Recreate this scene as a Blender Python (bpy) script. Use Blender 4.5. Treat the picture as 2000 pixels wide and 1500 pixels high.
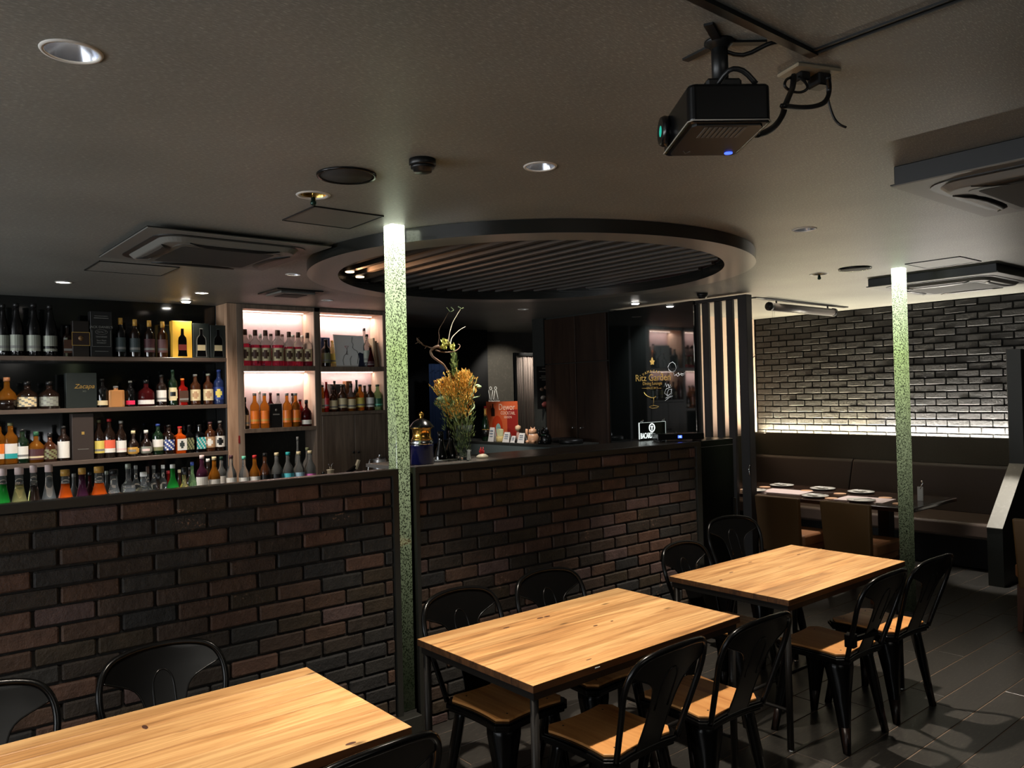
import bpy, math, random
from mathutils import Vector, Matrix
random.seed(7)
PI = math.pi
scene = bpy.context.scene
COL = scene.collection
for o in list(bpy.data.objects):
    bpy.data.objects.remove(o)

# ---------------------------------------------------------------- camera, world, exposure, big lights
CZ = 2.603                    # ceiling height
cam_data = bpy.data.cameras.new('camera')
cam_data.sensor_width = 36.0
cam_data.lens = 27.9147
cam_data.clip_start = 0.05
cam = bpy.data.objects.new('camera', cam_data)
COL.objects.link(cam)
cam.matrix_world = Matrix(((0.769191,0.010298,-0.638936,0.000000),(-0.638566,-0.025231,-0.769153,0.000000),(-0.024042,0.999629,-0.012831,1.716000),(0.000000,0.000000,0.000000,1.000000)))
scene.camera = cam

world = bpy.data.worlds.new('world')
scene.world = world
world.use_nodes = True
wb = world.node_tree.nodes['Background']
wb.inputs['Color'].default_value = (0.78, 0.80, 0.82, 1)
wb.inputs['Strength'].default_value = 0.06
vs = scene.view_settings
vs.view_transform = 'Standard'
vs.look = 'None'
vs.exposure = 0.0
vs.gamma = 1.0
vs.use_curve_mapping = False
cy = scene.cycles
cy.max_bounces = 10
cy.diffuse_bounces = 4
cy.glossy_bounces = 5
cy.transmission_bounces = 8
cy.transparent_max_bounces = 8
cy.sample_clamp_indirect = 4.0
cy.caustics_reflective = False
cy.caustics_refractive = False
cy.blur_glossy = 0.5

def add_spot(name, loc, power, col=(1, .86, .68), size=100, blend=.6, rad=.03, target=None):
    d = bpy.data.lights.new(name, 'SPOT')
    d.energy = power; d.color = col; d.spot_size = math.radians(size); d.spot_blend = blend
    d.shadow_soft_size = rad
    o = bpy.data.objects.new(name, d); COL.objects.link(o)
    o.location = loc
    if target is not None:
        o.rotation_euler = (Vector(target) - Vector(loc)).to_track_quat('-Z', 'Y').to_euler()
    return o

def add_area(name, loc, sx, sy, power, col, direction, xaxis='Y'):
    d = bpy.data.lights.new(name, 'AREA')
    d.shape = 'RECTANGLE'; d.size = sx; d.size_y = sy; d.energy = power; d.color = col
    o = bpy.data.objects.new(name, d); COL.objects.link(o)
    z = -Vector(direction).normalized()
    x = Vector((0, 1, 0)) if xaxis == 'Y' else Vector((1, 0, 0))
    x = (x - z * x.dot(z)).normalized()
    y = z.cross(x)
    m = Matrix((x, y, z)).transposed().to_4x4()
    m.translation = loc
    o.matrix_world = m
    return o

# downlights: x, y, radius, lamp watts, cone degrees (three over the dining tables come first)
DOWNLIGHTS = [
    (0.432, 2.22, .066, 200, 80, 'white downlight shining over the table whose end the picture cuts off'),
    (2.075, 2.294, .060, 290, 80, 'white downlight over the middle dining table, beside the smoke detector'),
    (4.127, 2.363, .062, 300, 80, 'white downlight over the far dining table, on bare ceiling'),
    (1.18, 6.46, .050, 150, 124, 'small downlight in front of the magnum bottles on the top shelf'),
    (2.199, 6.578, .050, 130, 124, 'small downlight beside the bright spot above the yellow gift box'),
    (2.415, 5.306, .050, 15, 110, 'small downlight between the ceiling cassette and the round ceiling ring'),
    (3.30, 6.55, .050, 3, 110, 'small downlight between the square vent and the lit cabinet'),
    (5.415, 6.305, .055, 4, 110, 'small downlight above the dark back counter with the figurines'),
    (6.799, 5.45, .050, 8, 110, 'small downlight in the booth ceiling beyond the slatted screen'),
]
for i, (x, y, r, w, ang, lb) in enumerate(DOWNLIGHTS):
    add_spot('downlight_lamp', (x, y, CZ + .035), w, (1, .88, .74) if i < 3 else (1, .85, .72), ang, .85, .03)
# bright accent spots
ACCENTS = [
    (2.25, 7.14, 26, (1, .86, .68), (2.28, 7.32, 2.1), 'bright accent spot above the yellow gift box on the top shelf'),
    (6.03, 5.30, 70, (.95, .97, 1), (6.28, 5.32, 1.75), 'bright accent spot aimed at the black glass panel with gold lettering'),
]
for x, y, w, c, tg, lb in ACCENTS:
    add_spot('accent_lamp', (x, y, CZ - .035), w, c, 95, .9, .02, tg)
# cove strip behind the booth ledge and the strips in the lit cabinet niches
add_area('cove_lamp', (8.892, 5.05, 1.152), 1.45, .02, 78, (1, .86, .58), (.12, 0, 1), 'Y')
add_area('cove_lamp', (8.892, 3.45, 1.152), 1.75, .02, 90, (1, .93, .82), (.12, 0, 1), 'Y')
add_area('cove_wash_lamp', (8.80, 5.05, 1.13), 1.45, .02, 16, (1, .86, .60), (1, 0, .12), 'Y')
add_area('cove_wash_lamp', (8.80, 3.45, 1.13), 1.75, .02, 22, (1, .93, .82), (1, 0, .12), 'Y')
add_area('cove_lamp', (7.7, 5.55, 1.16), 2.0, .02, 9, (1, .84, .74), (0, .12, 1), 'X')
for x0, x1, z in ((2.745, 3.45, 2.555), (3.51, 4.215, 2.545), (2.745, 3.45, 1.975), (3.51, 4.215, 1.98)):
    add_area('niche_lamp', ((x0 + x1) / 2, 7.335, z), x1 - x0 - .04, .015, 3.8, (1, .88, .82), (0, .10, -1), 'X')
# the two acrylic columns are fed with light from the ceiling
# unseen fill lamps added behind the camera and by the left wall
add_area('rear_fill_lamp', (1.2, -1.8, 2.50), 2.4, 1.0, 24, (1, .95, .86), (.15, .35, -1), 'X')
add_area('side_fill_lamp', (-3.6, 5.2, 1.7), 2.4, 1.2, 150, (.93, .97, 1.0), (1, -.05, .70), 'Y')
add_area('side_fill_lamp', (-3.6, 2.0, 1.35), 3.6, 1.8, 135, (.93, .97, 1.0), (1, .10, .80), 'Y')
# strip lamps under the bar lip that light the bottles on the rail, and a fill lamp added over the booth table
add_area('rail_lamp', (0.9, 3.625, 1.30), 2.3, .02, 6, (.96, .98, 1), (0, .75, -.6), 'X')
add_spot('booth_table_fill_lamp', (6.95, 4.0, 2.58), 150, (1, .92, .84), 62, .8, .03)

# ---------------------------------------------------------------- materials
MATS = {}
def s2l(c):
    return tuple(((v / 255) / 12.92 if v / 255 <= .04045 else (((v / 255) + .055) / 1.055) ** 2.4) for v in c)
def mat(name, col=(128, 128, 128), rough=.5, metal=0, emit=None, es=0, trans=0, ior=1.45, spec=.5, coat=0, alpha=1, srgb=True):
    if name in MATS: return MATS[name]
    m = bpy.data.materials.new(name); m.use_nodes = True
    b = m.node_tree.nodes['Principled BSDF']
    c = s2l(col) if srgb else col
    b.inputs['Base Color'].default_value = (*c, 1)
    b.inputs['Roughness'].default_value = rough
    b.inputs['Metallic'].default_value = metal
    b.inputs['IOR'].default_value = ior
    b.inputs['Specular IOR Level'].default_value = spec
    b.inputs['Transmission Weight'].default_value = trans
    b.inputs['Coat Weight'].default_value = coat
    if emit:
        b.inputs['Emission Color'].default_value = (*s2l(emit), 1)
        b.inputs['Emission Strength'].default_value = es
    MATS[name] = m
    return m
def nodes(m):
    nt = m.node_tree
    return nt, nt.nodes, nt.links, nt.nodes['Principled BSDF']
def ramp(N, stops, interp='LINEAR'):
    r = N.new('ShaderNodeValToRGB'); cr = r.color_ramp; cr.interpolation = interp
    while len(cr.elements) < len(stops): cr.elements.new(.5)
    for e, (p, c) in zip(cr.elements, stops):
        e.position = p; e.color = (*s2l(c), 1)
    return r
def noise(N, L, vec, scale, detail=4, rough=.5, dist=0):
    n = N.new('ShaderNodeTexNoise'); n.inputs['Scale'].default_value = scale
    n.inputs['Detail'].default_value = detail; n.inputs['Roughness'].default_value = rough
    n.inputs['Distortion'].default_value = dist
    if vec is not None: L.new(vec, n.inputs['Vector'])
    return n
def mapping(N, L, src, scale=(1, 1, 1), loc=(0, 0, 0), rot=(0, 0, 0)):
    mp = N.new('ShaderNodeMapping')
    mp.inputs['Scale'].default_value = scale; mp.inputs['Location'].default_value = loc; mp.inputs['Rotation'].default_value = rot
    L.new(src, mp.inputs['Vector'])
    return mp.outputs[0]
def bump(N, L, h, b, strength=.3, dist=.01):
    bp = N.new('ShaderNodeBump'); bp.inputs['Strength'].default_value = strength; bp.inputs['Distance'].default_value = dist
    L.new(h, bp.inputs['Height']); L.new(bp.outputs[0], b.inputs['Normal'])
def mixc(N, L, fac, a, b, mode='MIX'):
    x = N.new('ShaderNodeMix'); x.data_type = 'RGBA'; x.blend_type = mode
    for v, s in ((fac, 0), (a, 6), (b, 7)):
        if hasattr(v, 'is_output') or hasattr(v, 'links'): L.new(v, x.inputs[s])
        elif s == 0: x.inputs[0].default_value = v
        else: x.inputs[s].default_value = (*s2l(v), 1)
    return x.outputs[2]

def wood_mat(name, dark, mid, light, along='X', rough=.42, knots=True, scale=1.0):
    m = mat(name, mid, rough); nt, N, L, b = nodes(m)
    tc = N.new('ShaderNodeTexCoord'); oi = N.new('ShaderNodeObjectInfo')
    off = N.new('ShaderNodeVectorMath'); off.operation = 'SCALE'
    cmb = N.new('ShaderNodeCombineXYZ')
    for k in range(3): L.new(oi.outputs['Random'], cmb.inputs[k])
    L.new(cmb.outputs[0], off.inputs[0]); off.inputs['Scale'].default_value = 37.0
    ad = N.new('ShaderNodeVectorMath'); ad.operation = 'ADD'
    L.new(tc.outputs['Object'], ad.inputs[0]); L.new(off.outputs[0], ad.inputs[1])
    sc = {'X': (1.6, 26, 26), 'Z': (26, 26, 1.6), 'Y': (26, 1.6, 26)}[along]
    v1 = mapping(N, L, ad.outputs[0], tuple(s * scale for s in sc))
    n1 = noise(N, L, v1, 1.0, 6, .62, 1.2)
    sc2 = {'X': (.7, 7, 7), 'Z': (7, 7, .7), 'Y': (7, .7, 7)}[along]
    n2 = noise(N, L, mapping(N, L, ad.outputs[0], tuple(s * scale for s in sc2)), 1.0, 3, .5, .6)
    r = ramp(N, [(.34, dark), (.47, mid), (.62, light)])
    mx = N.new('ShaderNodeMath'); mx.operation = 'MULTIPLY_ADD'
    L.new(n1.outputs[0], mx.inputs[0]); mx.inputs[1].default_value = .55
    m2 = N.new('ShaderNodeMath'); m2.operation = 'MULTIPLY'; L.new(n2.outputs[0], m2.inputs[0]); m2.inputs[1].default_value = .45
    L.new(m2.outputs[0], mx.inputs[2]); L.new(mx.outputs[0], r.inputs[0])
    col = r.outputs[0]
    # boards differ a little from one another
    hs = N.new('ShaderNodeHueSaturation')
    mr = N.new('ShaderNodeMapRange'); L.new(oi.outputs['Random'], mr.inputs[0]); mr.inputs[3].default_value = .82; mr.inputs[4].default_value = 1.12
    L.new(mr.outputs[0], hs.inputs['Value']); L.new(col, hs.inputs['Color']); col = hs.outputs[0]
    if knots:
        vo = N.new('ShaderNodeTexVoronoi'); vo.inputs['Scale'].default_value = 1.0
        L.new(mapping(N, L, ad.outputs[0], {'X': (3.2, 9, 9), 'Z': (9, 9, 3.2), 'Y': (9, 3.2, 9)}[along]), vo.inputs['Vector'])
        kr = N.new('ShaderNodeMapRange'); L.new(vo.outputs['Distance'], kr.inputs[0])
        kr.inputs[1].default_value = .03; kr.inputs[2].default_value = .10; kr.inputs[3].default_value = .75; kr.inputs[4].default_value = 0
        col = mixc(N, L, kr.outputs[0], col, tuple(int(c * .45) for c in dark))
    L.new(col, b.inputs['Base Color'])
    bump(N, L, n1.outputs[0], b, .12, .002)
    return m

def brick_mat(name, stops, rough=.8, speck=(150, 118, 96)):
    m = mat(name, (60, 40, 30), rough); nt, N, L, b = nodes(m)
    tc = N.new('ShaderNodeTexCoord'); oi = N.new('ShaderNodeObjectInfo'); geo = N.new('ShaderNodeNewGeometry')
    r = ramp(N, stops, 'CONSTANT'); L.new(oi.outputs['Random'], r.inputs[0])
    n = noise(N, L, mapping(N, L, geo.outputs['Position'], (1, 1, 1)), 14, 5, .6)
    rr = N.new('ShaderNodeMapRange'); L.new(n.outputs[0], rr.inputs[0]); rr.inputs[1].default_value = .3; rr.inputs[2].default_value = .75; rr.inputs[3].default_value = .7; rr.inputs[4].default_value = 1.3
    hs = N.new('ShaderNodeHueSaturation'); L.new(rr.outputs[0], hs.inputs['Value']); L.new(r.outputs[0], hs.inputs['Color'])
    n2 = noise(N, L, geo.outputs['Position'], 60, 4, .7)
    n3 = noise(N, L, geo.outputs['Position'], 5, 2, .5)
    mu = N.new('ShaderNodeMath'); mu.operation = 'MULTIPLY'; L.new(n2.outputs[0], mu.inputs[0]); L.new(n3.outputs[0], mu.inputs[1])
    kr = N.new('ShaderNodeMapRange'); L.new(mu.outputs[0], kr.inputs[0]); kr.inputs[1].default_value = .40; kr.inputs[2].default_value = .47
    col = mixc(N, L, kr.outputs[0], hs.outputs[0], speck)
    L.new(col, b.inputs['Base Color'])
    n4 = noise(N, L, geo.outputs['Position'], 38, 6, .65)
    bump(N, L, n4.outputs[0], b, .9, .009)
    return m

def speckle_mat(name, base, hi, rough=.55, scale=220, spec=.4, stretch=(1, 1, 1), amt=.5, bs=.25):
    m = mat(name, base, rough, spec=spec); nt, N, L, b = nodes(m)
    tc = N.new('ShaderNodeTexCoord')
    n = noise(N, L, mapping(N, L, tc.outputs['Object'], stretch), scale, 3, .6)
    n2 = noise(N, L, tc.outputs['Object'], 1.2, 3, .5)
    kr = N.new('ShaderNodeMapRange'); L.new(n.outputs[0], kr.inputs[0]); kr.inputs[1].default_value = .52; kr.inputs[2].default_value = .74; kr.inputs[4].default_value = amt
    c1 = mixc(N, L, kr.outputs[0], base, hi)
    k2 = N.new('ShaderNodeMapRange'); L.new(n2.outputs[0], k2.inputs[0]); k2.inputs[1].default_value = .3; k2.inputs[2].default_value = .7; k2.inputs[3].default_value = .85; k2.inputs[4].default_value = 1.15
    hs = N.new('ShaderNodeHueSaturation'); L.new(k2.outputs[0], hs.inputs['Value']); L.new(c1, hs.inputs['Color'])
    L.new(hs.outputs[0], b.inputs['Base Color'])
    bump(N, L, n.outputs[0], b, bs, .002)
    return m

M_CEIL = speckle_mat('ceiling wallpaper', (118, 118, 112), (212, 210, 198), .45, 55, .5, (1, 6, 1), .5, .10)
M_BRICK = brick_mat('brown brick', [(0, (80, 60, 48)), (.14, (54, 46, 39)), (.30, (90, 66, 54)), (.42, (50, 48, 45)), (.56, (68, 54, 45)), (.68, (60, 50, 38)), (.80, (88, 70, 66)), (.92, (44, 43, 42))], .68)
M_BRICKD = brick_mat('black brick', [(0, (20, 20, 19)), (.2, (16, 16, 15)), (.4, (23, 22, 21)), (.6, (18, 18, 17)), (.8, (14, 14, 14))], .60, (38, 37, 35))
M_MORTAR = speckle_mat('dark mortar', (34, 32, 30), (70, 66, 62), .9, 60)
M_MORTARD = speckle_mat('black mortar', (20, 20, 19), (40, 40, 38), .9, 60)
M_FRAME = mat('dark metal frame', (52, 52, 48), .45, .2)
M_COUNTER = mat('dark counter top', (96, 90, 84), .25, spec=.7)
M_WALL = speckle_mat('dark wall', (38, 39, 36), (60, 60, 54), .6, 40)
M_WALLG = speckle_mat('grey wall', (86, 82, 74), (110, 104, 92), .7, 30)
M_LIGHTW = mat('cream wall', (188, 166, 148), .8)
M_GLOSSB = mat('black gloss glass', (13, 15, 14), .035, spec=.8, ior=1.9)
M_GLOSSW = mat('black gloss back panel', (12, 14, 13), .10, spec=.7)
M_STEEL = mat('black painted steel', (7, 7, 7), .24, .0, spec=.32)
M_STEELM = mat('dark grey tube steel', (46, 44, 42), .42, .55)
M_WOODTOP = wood_mat('worn table wood', (112, 76, 46), (182, 134, 84), (218, 174, 118), 'X', .40)
M_EDGEW = wood_mat('shaded table edge wood', (44, 28, 16), (84, 54, 30), (110, 72, 42), 'X', .5, False)  # darker copy of the table wood, edge shade put into the colour
M_SEATW = wood_mat('chair seat wood', (168, 104, 52), (205, 142, 80), (222, 162, 98), 'Y', .42, False)
M_CABW = wood_mat('grey brown cabinet wood', (78, 66, 56), (104, 90, 78), (126, 110, 96), 'Z', .5, False)
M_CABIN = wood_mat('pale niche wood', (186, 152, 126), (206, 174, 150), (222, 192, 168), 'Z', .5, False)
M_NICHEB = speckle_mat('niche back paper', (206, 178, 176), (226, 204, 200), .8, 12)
M_STILE = wood_mat('light stile wood', (124, 96, 74), (158, 128, 104), (180, 150, 124), 'Z', .5, False)
M_DARKWOOD = wood_mat('dark brown wood', (26, 17, 12), (38, 26, 19), (48, 34, 25), 'Z', .4, False)
M_SHELF = mat('shelf board', (86, 74, 66), .3, spec=.6)
M_SLAT = mat('black slat', (26, 23, 21), .42)
M_TILE = speckle_mat('slate floor tile', (56, 54, 51), (88, 84, 76), .32, 22, .5, (1, 4, 1), .6)
M_GROUT = mat('tan grout', (128, 108, 90), .8)
M_LEATHER = mat('brown booth leather', (48, 38, 34), .42)
M_SEATL = mat('booth seat leather', (88, 74, 66), .36)
M_LEDGE = speckle_mat('booth ledge fabric', (66, 62, 52), (80, 76, 64), .7, 80)
M_CHAIRB = mat('olive brown chair leather', (112, 82, 44), .5)
M_CHAIRT = mat('tan chair leather', (164, 112, 74), .45)
M_PARTN = mat('dark partition', (50, 52, 48), .5)
M_RAWCONC = speckle_mat('satin arm top', (168, 164, 154), (190, 186, 176), .4, 30)
M_RING = mat('satin ring lacquer', (132, 129, 122), .30, .0, spec=.7)
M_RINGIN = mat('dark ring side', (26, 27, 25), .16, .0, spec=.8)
M_SLATC = mat('ceiling fin', (66, 62, 58), .5)
M_RECESS = mat('recess red brown', (40, 18, 15), .6)
M_ACP = mat('grey air conditioner plastic', (104, 103, 98), .45)
M_ACD = mat('dark air conditioner louver', (17, 18, 18), .4)
M_ACG = speckle_mat('air conditioner grille', (46, 46, 44), (62, 62, 60), .7, 300)
M_BLACK = mat('black plastic', (16, 16, 16), .4)
M_BLACKG = mat('glossy black plastic', (9, 9, 10), .22, spec=.45)
M_CHROME = mat('chrome', (200, 200, 200), .12, 1)
M_REFL = mat('lamp reflector', (170, 174, 184), .22, .9)
M_WHITE = mat('white print', (214, 212, 206), .6)
M_WHITEC = mat('white ceramic', (222, 220, 212), .25)
M_GOLD = mat('gold print', (206, 168, 92), .3, .6)
M_BRASS = mat('brass', (176, 140, 72), .22, .9)
M_LAMPON = mat('lit lamp', (255, 255, 255), .5, emit=(255, 244, 228), es=14)
M_LAMPDIM = mat('lit lamp small', (255, 255, 255), .5, emit=(255, 240, 222), es=3.0)
M_LAMPHOT = mat('lit accent lamp', (255, 255, 255), .5, emit=(255, 250, 240), es=40)
# acrylic column full of bubbles, lit from its top
def column_mat():
    m = mat('lit bubble acrylic', (20, 28, 16), .08, spec=.6, coat=.4); nt, N, L, b = nodes(m)
    tc = N.new('ShaderNodeTexCoord')
    vo = N.new('ShaderNodeTexVoronoi'); vo.inputs['Scale'].default_value = 150
    L.new(mapping(N, L, tc.outputs['Object'], (1, 1, .72)), vo.inputs['Vector'])
    sep = N.new('ShaderNodeSeparateXYZ'); L.new(tc.outputs['Object'], sep.inputs[0])
    n2 = noise(N, L, tc.outputs['Object'], 70, 2, .7)
    add = N.new('ShaderNodeMath'); add.operation = 'MULTIPLY_ADD'; L.new(n2.outputs[0], add.inputs[0]); add.inputs[1].default_value = .8
    L.new(vo.outputs['Distance'], add.inputs[2])
    mr = N.new('ShaderNodeMapRange'); L.new(add.outputs[0], mr.inputs[0]); mr.inputs[1].default_value = .66; mr.inputs[2].default_value = .98; mr.inputs[3].default_value = .035; mr.inputs[4].default_value = 1.25
    # light fed in at the top dies away down the bar
    fade = N.new('ShaderNodeMapRange'); L.new(sep.outputs[2], fade.inputs[0]); fade.inputs[1].default_value = 0; fade.inputs[2].default_value = 2.6; fade.inputs[3].default_value = 0; fade.inputs[4].default_value = 1
    pw = N.new('ShaderNodeMath'); pw.operation = 'POWER'; L.new(fade.outputs[0], pw.inputs[0]); pw.inputs[1].default_value = 2.3
    pw2 = N.new('ShaderNodeMath'); pw2.operation = 'POWER'; L.new(fade.outputs[0], pw2.inputs[0]); pw2.inputs[1].default_value = 24
    s = N.new('ShaderNodeMath'); s.operation = 'MULTIPLY_ADD'; L.new(mr.outputs[0], s.inputs[0]); L.new(pw.outputs[0], s.inputs[1])
    q = N.new('ShaderNodeMath'); q.operation = 'MULTIPLY'; L.new(pw2.outputs[0], q.inputs[0]); q.inputs[1].default_value = 1.6
    L.new(q.outputs[0], s.inputs[2])
    k = N.new('ShaderNodeMath'); k.operation = 'MULTIPLY_ADD'; L.new(s.outputs[0], k.inputs[0]); k.inputs[1].default_value = 1.45; 
    k3 = N.new('ShaderNodeMath'); k3.operation = 'MULTIPLY'; L.new(mr.outputs[0], k3.inputs[0]); k3.inputs[1].default_value = .006
    L.new(k3.outputs[0], k.inputs[2])
    r = ramp(N, [(0, (160, 170, 132)), (.5, (200, 216, 164)), (.75, (206, 232, 152)), (1, (246, 255, 228))]); L.new(fade.outputs[0], r.inputs[0])
    L.new(r.outputs[0], b.inputs['Emission Color']); L.new(k.outputs[0], b.inputs['Emission Strength'])
    return m
M_COLUMN = column_mat()

# ---------------------------------------------------------------- mesh helpers
class MB:
    def __init__(s): s.v = []; s.f = []; s.m = []; s.s = []
    def add(s, vs, fs, mi=0, smooth=False, M=None):
        n = len(s.v)
        for p in vs:
            p = Vector(p)
            if M is not None: p = M @ p
            s.v.append(tuple(p))
        for f in fs:
            s.f.append([i + n for i in f]); s.m.append(mi); s.s.append(smooth)
        return s
    def box(s, x0, x1, y0, y1, z0, z1, mi=0, M=None):
        return s.add([(x0, y0, z0), (x1, y0, z0), (x1, y1, z0), (x0, y1, z0), (x0, y0, z1), (x1, y0, z1), (x1, y1, z1), (x0, y1, z1)],
                     [(0, 3, 2, 1), (4, 5, 6, 7), (0, 1, 5, 4), (1, 2, 6, 5), (2, 3, 7, 6), (3, 0, 4, 7)], mi, False, M)
    def bbox(s, x0, x1, y0, y1, z0, z1, b=.004, mi=0, M=None):
        # box with chamfered edges
        X, Y, Z = (x0, x1), (y0, y1), (z0, z1); vs = []; ix = {}
        for i in (0, 1):
            for j in (0, 1):
                for k in (0, 1):
                    si, sj, sk = (b if i == 0 else -b), (b if j == 0 else -b), (b if k == 0 else -b)
                    for ax in range(3):
                        p = [X[i] + si, Y[j] + sj, Z[k] + sk]; p[ax] = (X[i], Y[j], Z[k])[ax]
                        ix[i, j, k, ax] = len(vs); vs.append(tuple(p))
        fs = []
        for ax in range(3):
            for e in (0, 1):
                q = []
                for a, c in ((0, 0), (1, 0), (1, 1), (0, 1)):
                    t = [a, c]; t.insert(ax, e); q.append(ix[t[0], t[1], t[2], ax])
                fs.append(q if (e == 1) == (ax != 1) else q[::-1])
        for ax in range(3):
            o1, o2 = [k for k in range(3) if k != ax]
            for a in (0, 1):
                for c in (0, 1):
                    t0 = [0, 0, 0]; t0[o1] = a; t0[o2] = c; t1 = list(t0); t1[ax] = 1
                    q = [ix[t0[0], t0[1], t0[2], o1], ix[t1[0], t1[1], t1[2], o1], ix[t1[0], t1[1], t1[2], o2], ix[t0[0], t0[1], t0[2], o2]]
                    fs.append(q)
        for i in (0, 1):
            for j in (0, 1):
                for k in (0, 1):
                    fs.append([ix[i, j, k, 0], ix[i, j, k, 1], ix[i, j, k, 2]])
        s.add(vs, fs, mi, False, M); s.fix = True
        return s
    def lathe(s, prof, n=16, mi=0, c=(0, 0, 0), smooth=True, rot=0, sx=1, sy=1, M=None, cap=True):
        vs = []; fs = []
        for r, z in prof:
            for k in range(n):
                a = rot + 2 * PI * k / n
                vs.append((c[0] + r * sx * math.cos(a), c[1] + r * sy * math.sin(a), c[2] + z))
        for j in range(len(prof) - 1):
            for k in range(n):
                fs.append((j * n + k, j * n + (k + 1) % n, (j + 1) * n + (k + 1) % n, (j + 1) * n + k))
        if cap and prof[0][0] > 1e-5: fs.append(tuple(range(n))[::-1])
        if cap and prof[-1][0] > 1e-5: fs.append(tuple((len(prof) - 1) * n + k for k in range(n)))
        return s.add(vs, fs, mi, smooth, M)
    def tube(s, pts, r, n=8, mi=0, M=None, closed=False):
        pts = [Vector(p) for p in pts]; m = len(pts)
        rs = r if isinstance(r, (list, tuple)) else [r] * m
        up = None; vs = []; fs = []
        for i, p in enumerate(pts):
            if closed: t = (pts[(i + 1) % m] - pts[i - 1]).normalized()
            else: t = (pts[min(i + 1, m - 1)] - pts[max(i - 1, 0)]).normalized()
            if up is None:
                up = Vector((0, 0, 1)) if abs(t.z) < .9 else Vector((1, 0, 0))
            u = (up - t * up.dot(t)).normalized(); up = u; w = t.cross(u)
            for k in range(n):
                a = 2 * PI * k / n
                vs.append(p + (u * math.cos(a) + w * math.sin(a)) * rs[i])
        for i in range(m if closed else m - 1):
            j = (i + 1) % m
            for k in range(n):
                fs.append((i * n + k, i * n + (k + 1) % n, j * n + (k + 1) % n, j * n + k))
        if not closed:
            fs.append(tuple(range(n))[::-1]); fs.append(tuple((m - 1) * n + k for k in range(n)))
        return s.add(vs, fs, mi, True, M)
    def prism(s, poly, z0, z1, mi=0, M=None, smooth=False):
        n = len(poly)
        vs = [(x, y, z0) for x, y in poly] + [(x, y, z1) for x, y in poly]
        fs = [tuple(range(n))[::-1], tuple(range(n, 2 * n))] + [(i, (i + 1) % n, n + (i + 1) % n, n + i) for i in range(n)]
        return s.add(vs, fs, mi, smooth, M)
    def bar(s, a, b, w, h, mi=0, w2=None, h2=None):
        # rectangular bar from a to b
        a, b = Vector(a), Vector(b); t = (b - a).normalized()
        up = Vector((0, 0, 1)) if abs(t.z) < .95 else Vector((0, 1, 0))
        u = t.cross(up).normalized(); v = u.cross(t)
        w2 = w if w2 is None else w2; h2 = h if h2 is None else h2
        vs = []
        for p, ww, hh in ((a, w, h), (b, w2, h2)):
            for i, j in ((-1, -1), (1, -1), (1, 1), (-1, 1)): vs.append(p + u * i * ww / 2 + v * j * hh / 2)
        return s.add(vs, [(0, 3, 2, 1), (4, 5, 6, 7), (0, 1, 5, 4), (1, 2, 6, 5), (2, 3, 7, 6), (3, 0, 4, 7)], mi)
    def mesh(s, name, mats):
        me = bpy.data.meshes.new(name); me.from_pydata(s.v, [], s.f)
        for m in (mats if isinstance(mats, (list, tuple)) else [mats]): me.materials.append(m)
        me.polygons.foreach_set('material_index', s.m)
        me.polygons.foreach_set('use_smooth', s.s)
        me.update()
        import bmesh
        bm = bmesh.new(); bm.from_mesh(me); bmesh.ops.recalc_face_normals(bm, faces=bm.faces); bm.to_mesh(me); bm.free()
        return me
    def build(s, name, mats, parent=None, loc=None):
        return put(name, s.mesh(name, mats), parent, loc)

def put(name, me, parent=None, loc=None, rz=0):
    o = bpy.data.objects.new(name, me); COL.objects.link(o)
    if loc is not None: o.location = loc
    if rz: o.rotation_euler = (0, 0, rz)
    if parent is not None: o.parent = parent
    return o
def tag(o, label=None, cat=None, group=None, kind=None):
    if label: o['label'] = label
    if cat: o['category'] = cat
    if group: o['group'] = group
    if kind: o['kind'] = kind
    return o
def thing(name, label, cat, loc=(0, 0, 0), rz=0, group=None):
    o = bpy.data.objects.new(name, None); COL.objects.link(o)
    o.empty_display_size = .05
    o.location = loc; o.rotation_euler = (0, 0, rz)
    return tag(o, label, cat, group)
def struct(name, mb, m, parent=None, label=None):
    o = mb.build(name, m, parent)
    if parent is None: o['kind'] = 'structure'
    return o
KIDS = {}
def kids(o): return [c for c in bpy.data.objects if c.parent == o] if False else list(o.children)
def dup(root, loc, rz=0, label=None, group=None, scale=None):
    r = root.copy(); COL.objects.link(r); r.location = loc; r.rotation_euler = (0, 0, rz)
    if label: r['label'] = label
    if group: r['group'] = group
    if scale: r.scale = scale
    for ch in root.children:
        c = ch.copy(); COL.objects.link(c); c.parent = r
        for g in ch.children:
            d = g.copy(); COL.objects.link(d); d.parent = c
    return r
def smooth_bevel(o, w=.003, seg=2):
    md = o.modifiers.new('bevel', 'BEVEL'); md.width = w; md.segments = seg; md.limit_method = 'ANGLE'
    return o
def text(name, body, size, mat_, M, parent=None, align='CENTER', extrude=.0006, shear=0, sx=1.0):
    cu = bpy.data.curves.new(name, 'FONT'); cu.body = body; cu.size = size; cu.align_x = align; cu.align_y = 'CENTER'
    cu.extrude = extrude; cu.shear = shear; cu.resolution_u = 3
    cu.materials.append(mat_)
    tmp = bpy.data.objects.new('tmp', cu)
    me = bpy.data.meshes.new_from_object(tmp)
    bpy.data.objects.remove(tmp)
    if len(me.materials) == 0: me.materials.append(mat_)
    o = bpy.data.objects.new(name, me); COL.objects.link(o)
    if parent is not None: o.parent = parent
    o.matrix_basis = M @ Matrix.Diagonal((sx, 1, 1, 1))
    return o
def face_negx(x, y, z):   # frame on a plane seen from smaller x
    m = Matrix(((0, 0, -1), (-1, 0, 0), (0, 1, 0))).to_4x4(); m.translation = (x, y, z); return m
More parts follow.
